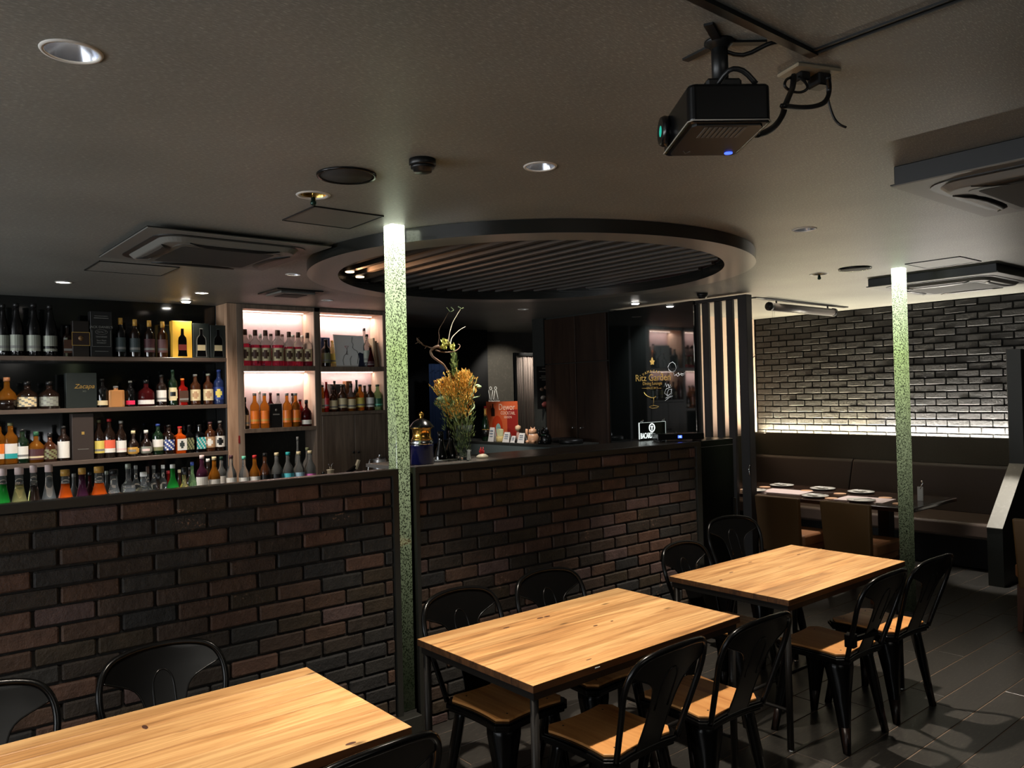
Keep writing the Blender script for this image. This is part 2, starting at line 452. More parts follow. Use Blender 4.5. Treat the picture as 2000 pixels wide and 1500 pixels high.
def face_negy(x, y, z):   # frame on a plane seen from smaller y
    m = Matrix(((1, 0, 0), (0, 0, -1), (0, 1, 0))).to_4x4(); m.translation = (x, y, z); return m

# ---------------------------------------------------------------- the setting
# floor: grout bed with slate planks as parts
fl = struct('floor', MB().box(-4, 9.1, -4.5, 9.2, -.06, -.004), M_GROUT)
def tile_mesh(n, w, d):
    return MB().bbox(0, w - .005, 0, d - .005, -.012, 0, .0015).mesh(n, M_TILE)
TW, TD = 1.2, .188
tm = tile_mesh('tile', TW, TD)
rows = 0
for r in range(-2, 15):
    y = 1.505 + TD * (r - 4)
    if y > 3.30: continue
    off = {0: .4, 1: .85}.get(r % 2, 0) + .31 * ((r * 7) % 3)
    x = -.6 + off - 1.2
    while x < 9:
        if x + TW > .9 or y > 2.3:
            put('tile', tm, fl, (x, y, -.0005 - .0015 * random.random()))
        x += TW
rest = MB()
y = 1.505 + TD * 10
while y < 9.1:
    x = -3.9 + random.random() * 1.1
    while x < 8.0:
        rest.bbox(x, x + TW - .005, y, y + TD - .005, -.012, -.001, .0015); x += TW
    y += TD
y = 1.505 - TD * 7
while y > -4.4:
    x = -3.9 + random.random() * 1.1
    while x < 7.8:
        rest.bbox(x, x + TW - .005, y, y + TD - .005, -.012, -.001, .0015); x += TW
    y -= TD
tag(rest.build('tile_field', M_TILE, fl), kind='stuff')

# ceiling with round openings, made from filled outlines
RC = (3.636, 4.152); RO, RI = 1.505, 1.308; RZ = 2.53
def plate_with_holes(name, rect, holes, z):
    cu = bpy.data.curves.new(name, 'CURVE'); cu.dimensions = '2D'; cu.fill_mode = 'BOTH'
    x0, x1, y0, y1 = rect
    sp = cu.splines.new('POLY'); sp.points.add(3); sp.use_cyclic_u = True
    for p, q in zip(sp.points, ((x0, y0), (x1, y0), (x1, y1), (x0, y1))): p.co = (*q, 0, 1)
    for hx, hy, hr in holes:
        n = 96 if hr > .5 else 28
        sp = cu.splines.new('POLY'); sp.points.add(n - 1); sp.use_cyclic_u = True
        for k, p in enumerate(sp.points):
            a = 2 * PI * k / n; p.co = (hx + hr * math.cos(a), hy + hr * math.sin(a), 0, 1)
    t = bpy.data.objects.new('tmp', cu); COL.objects.link(t)
    bpy.context.view_layer.update()
    me = bpy.data.meshes.new_from_object(t.evaluated_get(bpy.context.evaluated_depsgraph_get()))
    bpy.data.objects.remove(t)
    me.name = name
    o = put(name, me, None, (0, 0, z))
    return o
SPRINK = [(1.551, 3.189), (5.854, 3.237)]
holes = [(x, y, r * .93) for x, y, r, *_ in DOWNLIGHTS] + [(RC[0], RC[1], RI)] + [(x, y, .058) for x, y in SPRINK]
ce = plate_with_holes('ceiling', (-4, 9.1, -4.5, 9.2), holes, CZ)
ce.data.materials.clear(); ce.data.materials.append(M_CEIL)
ce['kind'] = 'structure'
# recess over the ring
rec = MB(); n = 96
circ = [(math.cos(2 * PI * k / n), math.sin(2 * PI * k / n)) for k in range(n)]
rec.add([(RC[0] + RI * c, RC[1] + RI * s_, CZ) for c, s_ in circ] + [(RC[0] + RI * c, RC[1] + RI * s_, 2.80) for c, s_ in circ],
        [(k, (k + 1) % n, n + (k + 1) % n, n + k) for k in range(n)] + [tuple(range(n, 2 * n))], 0, False)
rec.build('recess', M_RECESS, ce, (0, 0, -CZ))

def wall(name, x0, x1, y0, y1, z0, z1, m): return struct(name, MB().box(x0, x1, y0, y1, z0, z1), m)
wall('wall_back', -4, 2.6, 7.42, 7.5, 0, 2.7, M_GLOSSW)
wall('wall_left', -4.1, -4, -4.5, 7.5, 0, 2.7, M_WALL)
wall('wall_front', -4, 9.1, -4.6, -4.5, 0, 2.7, M_WALLG)
wall('wall_alcove_left', 4.32, 4.40, 7.42, 9.1, 0, 2.7, M_WALL)
wall('wall_alcove_back', 4.3, 9.1, 8.85, 9.0, 0, 2.7, M_WALLG)
wall('wall_alcove_dark', 4.41, 6.72, 8.60, 8.84, 0, 2.7, M_BLACK)
wall('wall_column', 6.2742, 6.9, 6.95, 7.15, 0, 2.7, M_WALL)
wall('wall_side', 6.32, 6.44, 5.92, 6.95, 0, 2.7, M_WALL)
wall('wall_booth_back', 6.45, 8.95, 5.86, 5.95, 0, 2.7, M_LIGHTW)
wall('wall_far_right', 6.9, 9.1, 6.95, 7.1, 0, 2.7, M_WALL)

# bricks
def brick_meshes(name, L_, H_, D_, m, nvar=4):
    out = []
    for v in range(nvar):
        b = MB().bbox(0, L_, 0, D_, 0, H_, .006)
        b.v = [(x + random.uniform(-.0016, .0016), y + random.uniform(-.001, .001) * 2, z + random.uniform(-.0014, .0014)) for x, y, z in b.v]
        for i in range(len(b.s)): b.s[i] = False
        out.append(b.mesh(name, m))
    return out
def lay(parent, x0, x1, ztop, rows_, pitch, joints, bl, axis, plane, mts, hook=None, zmin=.0):
    """rows of bricks from ztop down between x0 and x1; joints(row) gives one joint position"""
    H = pitch - .0105
    cache = {}
    for r in range(rows_):
        z1 = ztop - r * pitch; z0 = z1 - H
        if z1 <= zmin + .01: break
        if z0 < zmin: z0 = zmin
        j = joints(r)
        while j > x0: j -= bl
        while j < x1:
            a, b_ = max(j + .005, x0), min(j + bl - .005, x1)
            j += bl
            if b_ - a < .015: continue
            full = abs((b_ - a) - (bl - .01)) < .002 and abs((z1 - z0) - H) < 1e-4
            if full: me = random.choice(mts)
            else:
                key = (round(b_ - a, 3), round(z1 - z0, 3))
                if key not in cache:
                    cache[key] = MB().bbox(0, b_ - a, 0, .03, 0, z1 - z0, min(.005, (b_ - a) / 4)).mesh('brick', mts[0].materials[0])
                me = cache[key]
            d = random.uniform(-.003, .003)
            if axis == 'X': put('brick', me, parent, (a, plane + d, z0))
            else:
                o = put('brick', me, parent, (plane + d, b_, z0)); o.rotation_euler = (0, 0, -PI / 2)
PITCH = .0743; BL = .2185
bms = brick_meshes('brick', BL - .01, PITCH - .0105, .03, M_BRICK)

BY = 3.485
def bar_section(label, x0, x1, fx0, fx1, jo, je, rail):
    t = thing('bar_counter', label, 'bar counter', (0, 0, 0))
    MB().box(x0, x1, BY + .016, BY + .10, 0, 1.318).build('backing', M_MORTAR, t)
    lay(t, fx0, fx1, 1.309, 18, PITCH, lambda r: je if r % 2 == 0 else jo, BL, 'X', BY, bms)
    fr = MB().box(x0, x1, BY - .012, BY + .03, 1.318, 1.350)
    fr.box(x0, fx0 - .004, BY - .012, BY + .03, 0, 1.318).box(fx1 + .004, x1, BY - .012, BY + .03, 0, 1.318)
    fr.box(x0, x0 + .012, BY + .03, BY + .55, 0, 1.30).box(x1 - .012, x1, BY + .03, BY + .55, 0, 1.30)
    fr.build('metal_frame', M_FRAME, t)
    MB().box(x0, x1, BY + .03, BY + rail, 1.325, 1.345).build('countertop', M_COUNTER, t)
    return t
bl_ = bar_section('long brick-fronted bar counter with syrup bottles along its dark top', -1.6, 2.1238, -1.59, 2.0889, 1.985 + .06, 2.065 + .07, .12)
MB().box(-1.6, 2.12, BY + .10, BY + .60, 1.165, 1.185).build('bottle_rail', M_COUNTER, bl_)
MB().box(-1.6, 2.12, BY + .57, BY + .60, 0, 1.165).build('rear_panel', M_FRAME, bl_)
br_ = bar_section('brick-fronted bar counter with vase and blue urn on its dark top', 2.2249, 4.6072, 2.2507, 4.5549, 2.4077, 2.304, .50)
# low plinth closing the gap in front of the first column
pl = MB().bbox(2.0753, 2.202, 3.423, 3.62, 0, .106, .003).build('column_plinth', M_FRAME)
tag(pl, 'low dark metal plinth under the column between the brick counters', 'plinth')

# acrylic columns
def column(x, y, z0, label):
    s = .080
    t = thing('light_column', label, 'light column', (x, y, 0), group='acrylic columns')
    b = MB().bbox(0, s, 0, s, z0 + .012, CZ - .001, .003)
    b.build('bubble_acrylic', M_COLUMN, t)
    MB().box(-.004, s + .004, -.004, s + .004, z0, z0 + .014).build('base_plate', M_CHROME, t)
    return t
c1 = column(2.1224, 3.487, .104, 'glowing green bubble column standing between the two brick counters')
c2 = column(6.082, 2.702, 0, 'glowing green bubble column standing free beyond the far dining table')
c1['group'] = c2['group'] = 'glowing acrylic columns'

# ceiling ring with fins
t = thing('ceiling_ring', 'large round satin grey ceiling ring around dark parallel fins', 'ceiling ring', (RC[0], RC[1], 0))
b = MB(); n = 128
prof = [(RI, CZ - .002), (RI, RZ), (RO, RZ), (RO, CZ - .002)]
vs = []; 
for r, z in prof:
    for k in range(n):
        a = 2 * PI * k / n; vs.append((r * math.cos(a), r * math.sin(a), z))
b.add(vs[n:3 * n], [(k, (k + 1) % n, n + (k + 1) % n, n + k) for k in range(n)], 0, False)
b.build('ring_face', M_RING, t)
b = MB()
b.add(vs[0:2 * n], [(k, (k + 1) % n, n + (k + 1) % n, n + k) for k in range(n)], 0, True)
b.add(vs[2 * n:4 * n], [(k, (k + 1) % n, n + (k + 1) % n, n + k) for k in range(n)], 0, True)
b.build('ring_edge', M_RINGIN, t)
x = -RI + .06
while x < RI - .03:
    hl = math.sqrt(max(0, (RI - .006) ** 2 - (abs(x) + .02) ** 2))
    if hl > .05:
        MB().box(-.019, .019, -hl, hl, 2.592, 2.66).build('fin', M_SLATC, t, (x, 0, 0))
    x += .133
for dx, dy in ((-.99, .753), (-.82, .92)):
    bb = MB().lathe([(.0, 0), (.030, .003), (.030, .010)], 14).build('small_lamp', mat('lit warm lamp', (255, 255, 255), .5, emit=(255, 214, 170), es=5), t, (dx, dy, 2.579))
add_spot('ring_lamp', (RC[0] - .95, RC[1] + .73, 2.54), 12, (1, .50, .24), 120, .8, .02, (RC[0] - .6, RC[1] + .2, 2.70))
add_spot('ring_lamp', (RC[0] + .95, RC[1] + .1, 2.72), 5, (1, .55, .28), 150, .8, .02, (RC[0], RC[1], 2.7))  # unseen warm lamp added for the gold sheen on the inner wall

# shadow gap lines in the ceiling by the projector
b = MB().box(-1.5, 1.972, 1.075, 1.100, CZ - .012, CZ + .002)
struct('trim_1', b, M_BLACK)
b = MB().box(1.948, 1.956, -2, 1.075, CZ - .006, CZ + .002).box(1.966, 1.972, -2, 1.075, CZ - .009, CZ + .002)
struct('trim_2', b, M_BLACK)

# access hatches in the ceiling
def hatch(x0, x1, y0, y1, label, w=.006):
    t = thing('access_hatch', label, 'ceiling hatch', ((x0 + x1) / 2, (y0 + y1) / 2, CZ))
    a, c = (x1 - x0) / 2, (y1 - y0) / 2
    b = MB().box(-a, a, -c, -c + w, -.006, 0).box(-a, a, c - w, c, -.006, 0).box(-a, -a + w, -c, c, -.006, 0).box(a - w, a, -c, c, -.006, 0)
    b.build('rim', M_BLACK, t)
    MB().box(-a + w, a - w, -c + w, c - w, -.0035, 0).build('lid', M_ACP if 'grey' in label else M_CEIL, t)
hatch(1.636, 2.004, 3.36, 3.71, 'square grey ceiling hatch with thin black rim beside the first column')
hatch(5.95, 6.33, 2.24, 2.62, 'square grey ceiling hatch at the head of the far column')
hatch(1.18, 1.66, 5.38, 5.80, 'square papered ceiling hatch beyond the cassette above the bar', .004)
# ---------------------------------------------------------------- black glass panel, doors, slatted screen
PX = 6.30
gp = MB().bbox(PX, PX + .04, 4.80, 5.93, .0, 2.585, .003).build('glass_partition', M_GLOSSB)
tag(gp, 'tall black glass panel lettered in gold beside the slatted screen', 'glass panel')
def gx(y, z, d=.0015): return face_negx(PX - d, y, z)
text('lettering', 'Ritz Garden', .098, M_GOLD, gx(5.3276, 1.8485), gp, sx=.98)
text('lettering', 'Dining Lounge', .046, M_GOLD, gx(5.3363, 1.791), gp, sx=.95)
text('lettering', 'SINCE 2013', .030, M_GOLD, gx(5.3379, 1.7439), gp)
cyy, czz = 5.3315, 1.7332
for i, ch in enumerate('YAMAGATA'):
    a = math.radians(44 - i * 88 / 7)
    R_ = .215
    yy = cyy + R_ * math.sin(a) * .80; zz = czz + R_ * math.cos(a) * .52 + .07
    m_ = gx(yy, zz) @ Matrix.Rotation(a * .55, 4, 'Z')
    text('lettering', ch, .040, M_GOLD, m_, gp)
b = MB()
def yz(py_, pz_): return (PX - .0015, py_, pz_)
ey, ez = 5.3288, 2.011
for ang in (90, 162, 18, 234, 306):
    a = math.radians(ang); c_, s_ = math.cos(a), math.sin(a)
    L_ = .052 if ang == 90 else .036
    b.add([yz(ey, ez), yz(ey - c_ * L_ * .5 - s_ * .014, ez + s_ * L_ * .5 - c_ * .014), yz(ey - c_ * L_, ez + s_ * L_), yz(ey - c_ * L_ * .5 + s_ * .014, ez + s_ * L_ * .5 + c_ * .014)], [(0, 1, 2, 3)])
b.build('emblem', M_GOLD, gp)
def line_x(name, pts, r, m, parent):
    return MB().tube([(PX - .002, y, z) for y, z in pts], r, 5).build(name, m, parent)
line_x('emblem', [(5.4487, 1.7038), (5.4356, 1.6824), (5.402, 1.6608), (5.348, 1.6443), (5.3006, 1.649), (5.2936, 1.6594)], .0042, M_GOLD, gp)
line_x('emblem', [(5.321, 1.644), (5.3226, 1.5969), (5.3308, 1.5551)], .0028, M_GOLD, gp)
line_x('emblem', [(5.3853, 1.55), (5.3577, 1.5604), (5.3102, 1.5655), (5.257, 1.5548), (5.2841, 1.5419), (5.3449, 1.5368), (5.3853, 1.55)], .0028, M_GOLD, gp)
line_x('emblem', [(5.475, 1.7441), (5.4129, 1.7428)], .0018, M_GOLD, gp)
line_x('emblem', [(5.2641, 1.7397), (5.2175, 1.7413)], .0018, M_GOLD, gp)
line_x('signature', [(5.0429, 1.9008), (5.0226, 1.9357), (5.0339, 1.9769), (5.0653, 1.9988), (5.1045, 1.9852), (5.1251, 1.9501), (5.1132, 1.9188), (5.0751, 1.8969), (5.0426, 1.911), (5.056, 1.8911), (5.0443, 1.86), (4.9987, 1.889), (4.9868, 1.8632), (4.9672, 1.8828), (4.9487, 1.872), (4.9169, 1.886)], .0022, M_WHITE, gp)
line_x('signature', [(5.031, 1.8749), (5.0062, 1.8537), (4.9739, 1.8729), (4.9492, 1.8569), (4.9237, 1.8711)], .0018, M_WHITE, gp)
line_x('signature', [(5.1842, 1.7509), (5.1631, 1.7917), (5.1514, 1.7502), (5.1308, 1.7806), (5.1191, 1.7443), (5.1051, 1.7748), (5.093, 1.7489), (5.1587, 1.7297), (5.1797, 1.6888), (5.1413, 1.6625), (5.0951, 1.6875), (5.0872, 1.7283), (5.1262, 1.7239), (5.1473, 1.678), (5.1092, 1.6518), (5.082, 1.6924), (5.1683, 1.6371), (5.1155, 1.657), (5.1758, 1.6113), (5.1225, 1.6417), (5.0766, 1.6616)], .0024, M_WHITE, gp)

# dark brown tall doors between the glass panel and the column
for i, (y0, y1) in enumerate(((5.95, 6.42), (6.43, 6.94))):
    d = MB().bbox(6.28, 6.318, y0, y1, 0, 2.05, .003)
    d.bbox(6.28, 6.318, y0, y1, 2.06, 2.58, .003)
    o = d.build('door_%d' % (i + 1), M_DARKWOOD); o['kind'] = 'structure'
    MB().lathe([(.012, 0), (.012, .02), (.008, .024)], 10, M=Matrix.Translation((6.28, y1 - .06 if i == 0 else y0 + .06, 1.32)) @ Matrix.Rotation(-PI / 2, 4, 'Y')).build('door_knob', M_CHROME, o)

# slatted screen
t = thing('slatted_screen', 'floor to ceiling screen of black upright slats before the booth', 'screen', (6.35, 4.5, 0))
for a, c in ((4.736, 4.772), (4.593, 4.640), (4.461, 4.501), (4.320, 4.365)): pass
edges = [(4.765, 4.80), (4.640, 4.736), (4.501, 4.593), (4.365, 4.461)]
for y0, y1 in edges:
    ym = (y0 + y1) / 2 - 4.5
    hw = (y1 - y0) / 2 - (.012 if y0 < 4.7 else 0)
    MB().bbox(-.005, .030, ym - hw + .008, ym + hw + .008, 0, 2.55, .002).build('slat', M_SLAT, t)
MB().bbox(-.02, .07, 4.222 - 4.5, 4.318 - 4.5, 0, 2.585, .003).build('post', M_SLAT, t)
MB().bbox(-.02, .07, 4.318 - 4.5, .30, 2.55, 2.585, .003).build('top_rail', M_SLAT, t)
# hook with a bit of string on the post
MB().tube([(-.022, -.27, 1.02), (-.04, -.275, 1.00), (-.035, -.272, .96), (-.05, -.28, .93)], .004, 6).tube([(-.022, -.27, 1.02), (-.03, -.262, .97), (-.025, -.27, .92)], .003, 6).build('hook', M_CHROME, t)

# ---------------------------------------------------------------- booth
RW = 8.95
bw = struct('wall_right', MB().box(RW + .012, RW + .15, -1.2, 6.0, 0, 2.7), M_MORTARD)
bmd = brick_meshes('brick', BL - .01, PITCH - .0105, .03, M_BRICKD)
def lay_wall(parent, y0, y1, ztop, rows_, zmin):
    H = PITCH - .0105
    for r in range(rows_):
        z1 = ztop - r * PITCH; z0 = z1 - H
        if z0 < zmin: break
        y = y1 - (.0 if r % 2 == 0 else BL / 2) + BL
        while y > y0:
            a, b_ = max(y - BL + .005, y0), min(y - .005, y1)
            y -= BL
            if b_ - a < .02: continue
            if b_ - a > BL - .0105: me = random.choice(bmd)
            else: me = MB().bbox(0, b_ - a, 0, .03, 0, H, .004).mesh('brick', M_BRICKD)
            o = put('brick', me, parent, (RW - .008 + random.uniform(-.004, .004), b_, z0)); o.rotation_euler = (0, 0, -PI / 2)
lay_wall(bw, 2.62, 5.84, 2.595, 20, 1.10)
lay_wall(bw, 1.9, 2.62, 2.595, 8, 2.0)
t = thing('booth_bench', 'long built-in brown leather booth bench with high upholstered ledge', 'bench', (8.4, 4.2, 0))
def ybox(x0, x1, y0, y1, z0, z1, b_=.01): return MB().bbox(x0 - 8.4, x1 - 8.4, y0 - 4.2, y1 - 4.2, z0, z1, b_)
ybox(7.98, 8.90, 2.66, 5.84, 0, .30, .004).build('kick_base', M_BLACK, t)
smooth_bevel(ybox(7.80, 8.50, 2.66, 5.84, .30, .445, .02).build('seat', M_SEATL, t), .02, 2)
def slope(y0, y1):
    b = MB()
    pr_ = [(8.42, .44), (8.70, .44), (8.70, .895), (8.60, .905), (8.57, .88)]
    n_ = len(pr_)
    b.add([(x - 8.4, y0 - 4.2, z) for x, z in pr_] + [(x - 8.4, y1 - 4.2, z) for x, z in pr_], [tuple(range(n_)), tuple(range(n_, 2 * n_))[::-1]] + [(i, (i + 1) % n_, n_ + (i + 1) % n_, n_ + i) for i in range(n_)])
    return b
for a, c in ((2.66, 4.405), (4.412, 5.84)): smooth_bevel(slope(a, c).build('backrest', M_LEATHER, t), .012, 2)
ybox(8.64, 8.70, 2.66, 5.84, .90, 1.17, .004).build('ledge', M_LEDGE, t)
ybox(8.70, 8.94, 2.66, 5.84, .4, 1.06, .004).build('ledge_backing', M_LEDGE, t)
MB().box(8.74 - 8.4, 8.77 - 8.4, 2.70 - 4.2, 5.80 - 4.2, 1.062, 1.075).build('light_strip', M_LAMPON, t)
# low wall behind the screen end of the booth
lw = MB().bbox(6.5, 8.64, 5.70, 5.78, 0, 1.14, .004)
lw.build('bench_return', M_LEDGE, t, (-8.4, -4.2, 0))
# side partition with sloping arm
t = thing('booth_partition', 'dark booth end partition with a sloping satin arm top', 'partition', (8.0, 2.58, 0))
MB().bbox(-.05, .94, -.06, .06, 0, 2.01, .003).build('upright_panel', M_PARTN, t)
pr_ = [(-.61, 0), (-.05, 0), (-.05, .985), (-.61, .49)]
b = MB(); b.add([(x, -.06, z) for x, z in pr_] + [(x, .06, z) for x, z in pr_], [(0, 1, 2, 3), (7, 6, 5, 4)] + [(i, (i + 1) % 4, 4 + (i + 1) % 4, 4 + i) for i in range(4)])
b.build('arm_panel', M_PARTN, t)
b = MB(); b.add([(-.612, -.061, .492), (-.612, .061, .492), (-.05, .061, .992), (-.05, -.061, .992), (-.612, -.061, .486), (-.612, .061, .486), (-.05, .061, .984), (-.05, -.061, .984)],
                [(0, 1, 2, 3), (7, 6, 5, 4), (0, 4, 5, 1), (1, 5, 6, 2), (2, 6, 7, 3), (3, 7, 4, 0)])
b.build('arm_top', M_RAWCONC, t)
add_spot('booth_arm_fill_lamp', (7.30, 2.62, 2.49), 190, (1, .95, .88), 24, .5, .03, (7.55, 2.60, .55))  # fill lamp with no fitting, added to brighten the sloping arm
add_area('booth_fill_lamp', (7.1, 4.3, 2.57), .12, 2.0, 2, (1, .84, .62), (0, 0, -1), 'X')  # weak unseen fill added over the booth
# dark red drape beyond the partition
t = thing('red_drape', 'dark red drape hanging beyond the booth partition', 'drape', (8.6, 2.2, 0))
b = MB(); pts = [(8.55 + .03 * math.sin(i * 1.9), 2.46 - i * .035) for i in range(34)]
n_ = len(pts)
b.add([(x, y, .03) for x, y in pts] + [(x, y, 2.0) for x, y in pts] + [(x + .012, y, .03) for x, y in pts] + [(x + .012, y, 2.0) for x, y in pts],
      [(i, i + 1, n_ + i + 1, n_ + i) for i in range(n_ - 1)] + [(2 * n_ + i, 3 * n_ + i, 3 * n_ + i + 1, 2 * n_ + i + 1) for i in range(n_ - 1)], 0, True)
b.build('cloth', mat('dark red cloth', (52, 12, 12), .8), t, (-8.6, -2.2, 0))

# booth table with plates, coasters, menus
t = thing('booth_table', 'long dark brown table set with plates in front of the booth', 'table', (6.98, 4.2, 0))
M_TBL = mat('dark brown gloss table', (46, 30, 24), .13, spec=.6)
smooth_bevel(MB().bbox(-.48, .42, -1.33, 1.30, .685, .72, .006).build('tabletop', M_TBL, t), .006, 2)
for y in (-.9, .9):
    MB().bbox(-.05, .05, y - .05, y + .05, .03, .685, .003).bbox(-.30, .30, y - .04, y + .04, 0, .03, .004).build('pedestal', M_BLACK, t)
plate_bm = MB().lathe([(.05, 0), (.075, .003), (.115, .013), (.117, .017), (.075, .008), (.0, .006)], 28)
pm = plate_bm.mesh('plate', M_WHITEC)
forkm = MB().bar((-.09, 0, .004), (.05, 0, .004), .008, .003).bar((.05, 0, .004), (.09, 0, .005), .02, .002).mesh('fork', M_CHROME)
napm = MB().bbox(-.055, .055, -.035, .035, 0, .006, .002).mesh('napkin', M_WHITE)
coastm = MB().lathe([(.055, 0), (.056, .004), (.054, .006), (0, .006)], 20).mesh('coaster', mat('tan coaster', (214, 168, 132), .6))
menum = MB().bbox(-.15, .15, -.21, .21, 0, .004, .001).mesh('menu', mat('pink white paper', (226, 206, 202), .5))
PLN = ['nearest the bubble column end on the bench side', 'at the middle of the bench side', 'on the bench side nearest the slatted screen']
PLATES = [(7.20, 3.63, 0, PLN[0]), (7.22, 4.02, 0, PLN[1]), (7.22, 4.46, 0, PLN[2]), (6.68, 3.37, 1, 'half hidden behind the bubble column'), (6.69, 3.80, 1, 'on the chair side before the second chair'), (6.70, 4.44, 1, 'on the chair side beside the screen post')]
for i, (x, y, side, w) in enumerate(PLATES):
    p = put('side_plate', pm, None, (x, y, .72)); tag(p, 'white side plate ' + w, 'plate', 'plates laid on the booth table')
    f = put('fork', forkm, None, (x - .01, y - .02, .738), .9 if side == 0 else -.4); tag(f, 'small metal fork resting on the plate ' + w, 'fork', 'forks on the side plates')
    if i in (0, 1, 2, 4):
        q = put('napkin', napm, None, (x + .02, y + .03, .7375), 1.2); tag(q, 'folded white napkin on the plate ' + w, 'napkin', 'napkins on the side plates')
for i, (x, y, w) in enumerate([(7.04, 4.54, 'beside the screen post'), (6.74, 4.56, 'between the screen post and the near plate'), (7.03, 4.08, 'behind the first menu'), (7.02, 3.74, 'between two bench side plates'), (6.68, 3.64, 'near the front edge between the menus'), (7.0, 3.31, 'behind the second menu'), (6.72, 3.06, 'at the far end past the column')]):
    o = put('coaster', coastm, None, (x, y, .72)); tag(o, 'round tan coaster on the booth table ' + w, 'coaster', 'round coasters on the booth table')
for i, (x, y, w) in enumerate([(6.86, 4.20, 'nearer the slatted screen'), (6.80, 3.40, 'beside the bubble column')]):
    o = put('menu', menum, None, (x, y, .72), .08); tag(o, 'large white paper menu on the booth table ' + w, 'menu', 'menus on the booth table')
o = MB().bbox(-.004, .004, -.022, .022, 0, .12, .001).build('card_stand', M_WHITE, None, (7.02, 3.02, .72)); tag(o, 'upright white card holder at the end of the booth table', 'card holder'); o.rotation_euler = (.0, .12, .3)
MB().tube([(0, 0, .10), (.0, -.02, .15), (.003, -.01, .17)], .006, 6).build('pen', M_CHROME, o)
t2 = thing('condiment_set', 'small steel condiment holder by the wall end of the booth table', 'condiment set', (7.05, 4.93, .72))
MB().lathe([(.03, 0), (.03, .10), (.012, .13), (.012, .2)], 12).build('bottle', mat('clear glass', (235, 240, 238), .05, trans=.9, ior=1.2), t2)
MB().bbox(-.05, .05, -.04, .04, 0, .008, .002).build('tray', M_CHROME, t2)

# brown leather booth chairs
def booth_chair(x, y, rz, label):
    t = thing('leather_chair', label, 'chair', (x, y, 0), rz, 'leather chairs at the booth table')
    # faces +x
    b = MB(); pr_ = [(-.26, .30), (-.20, .30), (-.25, .78), (-.295, .78)]
    b.add([(px, -.19 - .02 * (i > 1), z) for i, (px, z) in enumerate(pr_)] + [(px, .19 + .02 * (i > 1), z) for i, (px, z) in enumerate(pr_)],
          [(0, 1, 2, 3), (7, 6, 5, 4)] + [(i, (i + 1) % 4, 4 + (i + 1) % 4, 4 + i) for i in range(4)])
    smooth_bevel(b.build('backrest', M_CHAIRB, t), .012, 3)
    smooth_bevel(MB().bbox(-.22, .22, -.22, .22, .36, .46, .015).build('seat', M_CHAIRT, t), .015, 2)
    MB().bbox(-.20, .20, -.20, .20, .31, .36, .004).build('seat_frame', M_CHAIRT, t)
    for a in (-1, 1):
        for c in (-1, 1):
            MB().bar((a * .20 - .02, c * .18, .32), (a * .22 - .02, c * .19, 0), .045, .045, 0, .028, .028).build('leg', mat('brown chair leg', (92, 54, 32), .45), t)
booth_chair(6.39, 3.83, 0, 'olive leather chair tucked at the booth table beside the screen post')
booth_chair(6.39, 3.22, 0, 'olive leather chair tucked at the booth table beside the bubble column')
booth_chair(6.42, 1.84, .08, 'olive leather chair at the picture edge beyond the wooden tables')

# ---------------------------------------------------------------- wooden dining tables
def dining_table(x0, x1, y0, y1, label, marks):
    cx_, cy_ = (x0 + x1) / 2, (y0 + y1) / 2
    t = thing('dining_table', label, 'table', (cx_, cy_, 0), group='wood topped dining tables')
    a, c = (x1 - x0) / 2, (y1 - y0) / 2
    nb = 8; ws = [random.uniform(.8, 1.3) for _ in range(nb)]; ws = [w / sum(ws) * 2 * c for w in ws]
    y = -c
    for w in ws:
        b = MB().bbox(-a, a, y + .0003, y + w - .0003, .692, .72, .0012)
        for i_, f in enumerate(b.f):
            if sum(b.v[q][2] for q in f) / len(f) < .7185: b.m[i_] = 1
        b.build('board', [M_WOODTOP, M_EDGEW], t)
        y += w
    fr = MB()
    fr.box(-a + .012, a - .012, -c + .012, -c + .036, .662, .6915).box(-a + .012, a - .012, c - .036, c - .012, .662, .6915)
    fr.box(-a + .012, -a + .036, -c + .036, c - .036, .662, .6915).box(a - .036, a - .012, -c + .036, c - .036, .662, .6915)
    fr.build('top_frame', M_STEELM, t)
    for i in (-1, 1):
        for j in (-1, 1):
            l = MB().lathe([(.0155, .012), (.0155, .662)], 12, c=(i * (a - .028), j * (c - .028), 0)).build('leg', M_STEELM, t)
            MB().lathe([(.017, 0), (.019, .004), (.014, .012)], 12, c=(i * (a - .028), j * (c - .028), 0)).build('glide', M_CHROME, l)
        MB().tube([(i * (a - .028), -c + .03, .19), (i * (a - .028), c - .03, .19)], .009, 8).build('stretcher', M_STEELM, t)
    MB().tube([(-a + .03, -.06, .19), (a - .03, -.06, .19)], .009, 8).build('stretcher', M_STEELM, t)
    for (mx_, my_, mw, md_) in marks:
        MB().lathe([(1, 0), (.9, .0006), (0, .0006)], 12, c=(0, 0, 0), sx=mw, sy=md_).build('burn_mark', mat('dark stain', (74, 42, 26), .7), t, (mx_ - cx_, my_ - cy_, .7198))
    return t
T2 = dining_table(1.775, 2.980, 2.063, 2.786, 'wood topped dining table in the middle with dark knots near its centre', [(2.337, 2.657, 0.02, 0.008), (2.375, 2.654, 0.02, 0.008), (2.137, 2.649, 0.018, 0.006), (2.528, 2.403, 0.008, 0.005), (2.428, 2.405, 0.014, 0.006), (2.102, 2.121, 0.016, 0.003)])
T3 = dining_table(3.360, 4.563, 2.057, 2.765, 'wood topped dining table farthest away, before the free column', [(4.327, 2.574, 0.02, 0.004), (3.659, 2.582, 0.02, 0.005), (3.475, 2.517, 0.012, 0.007), (3.95, 2.657, 0.02, 0.004)])
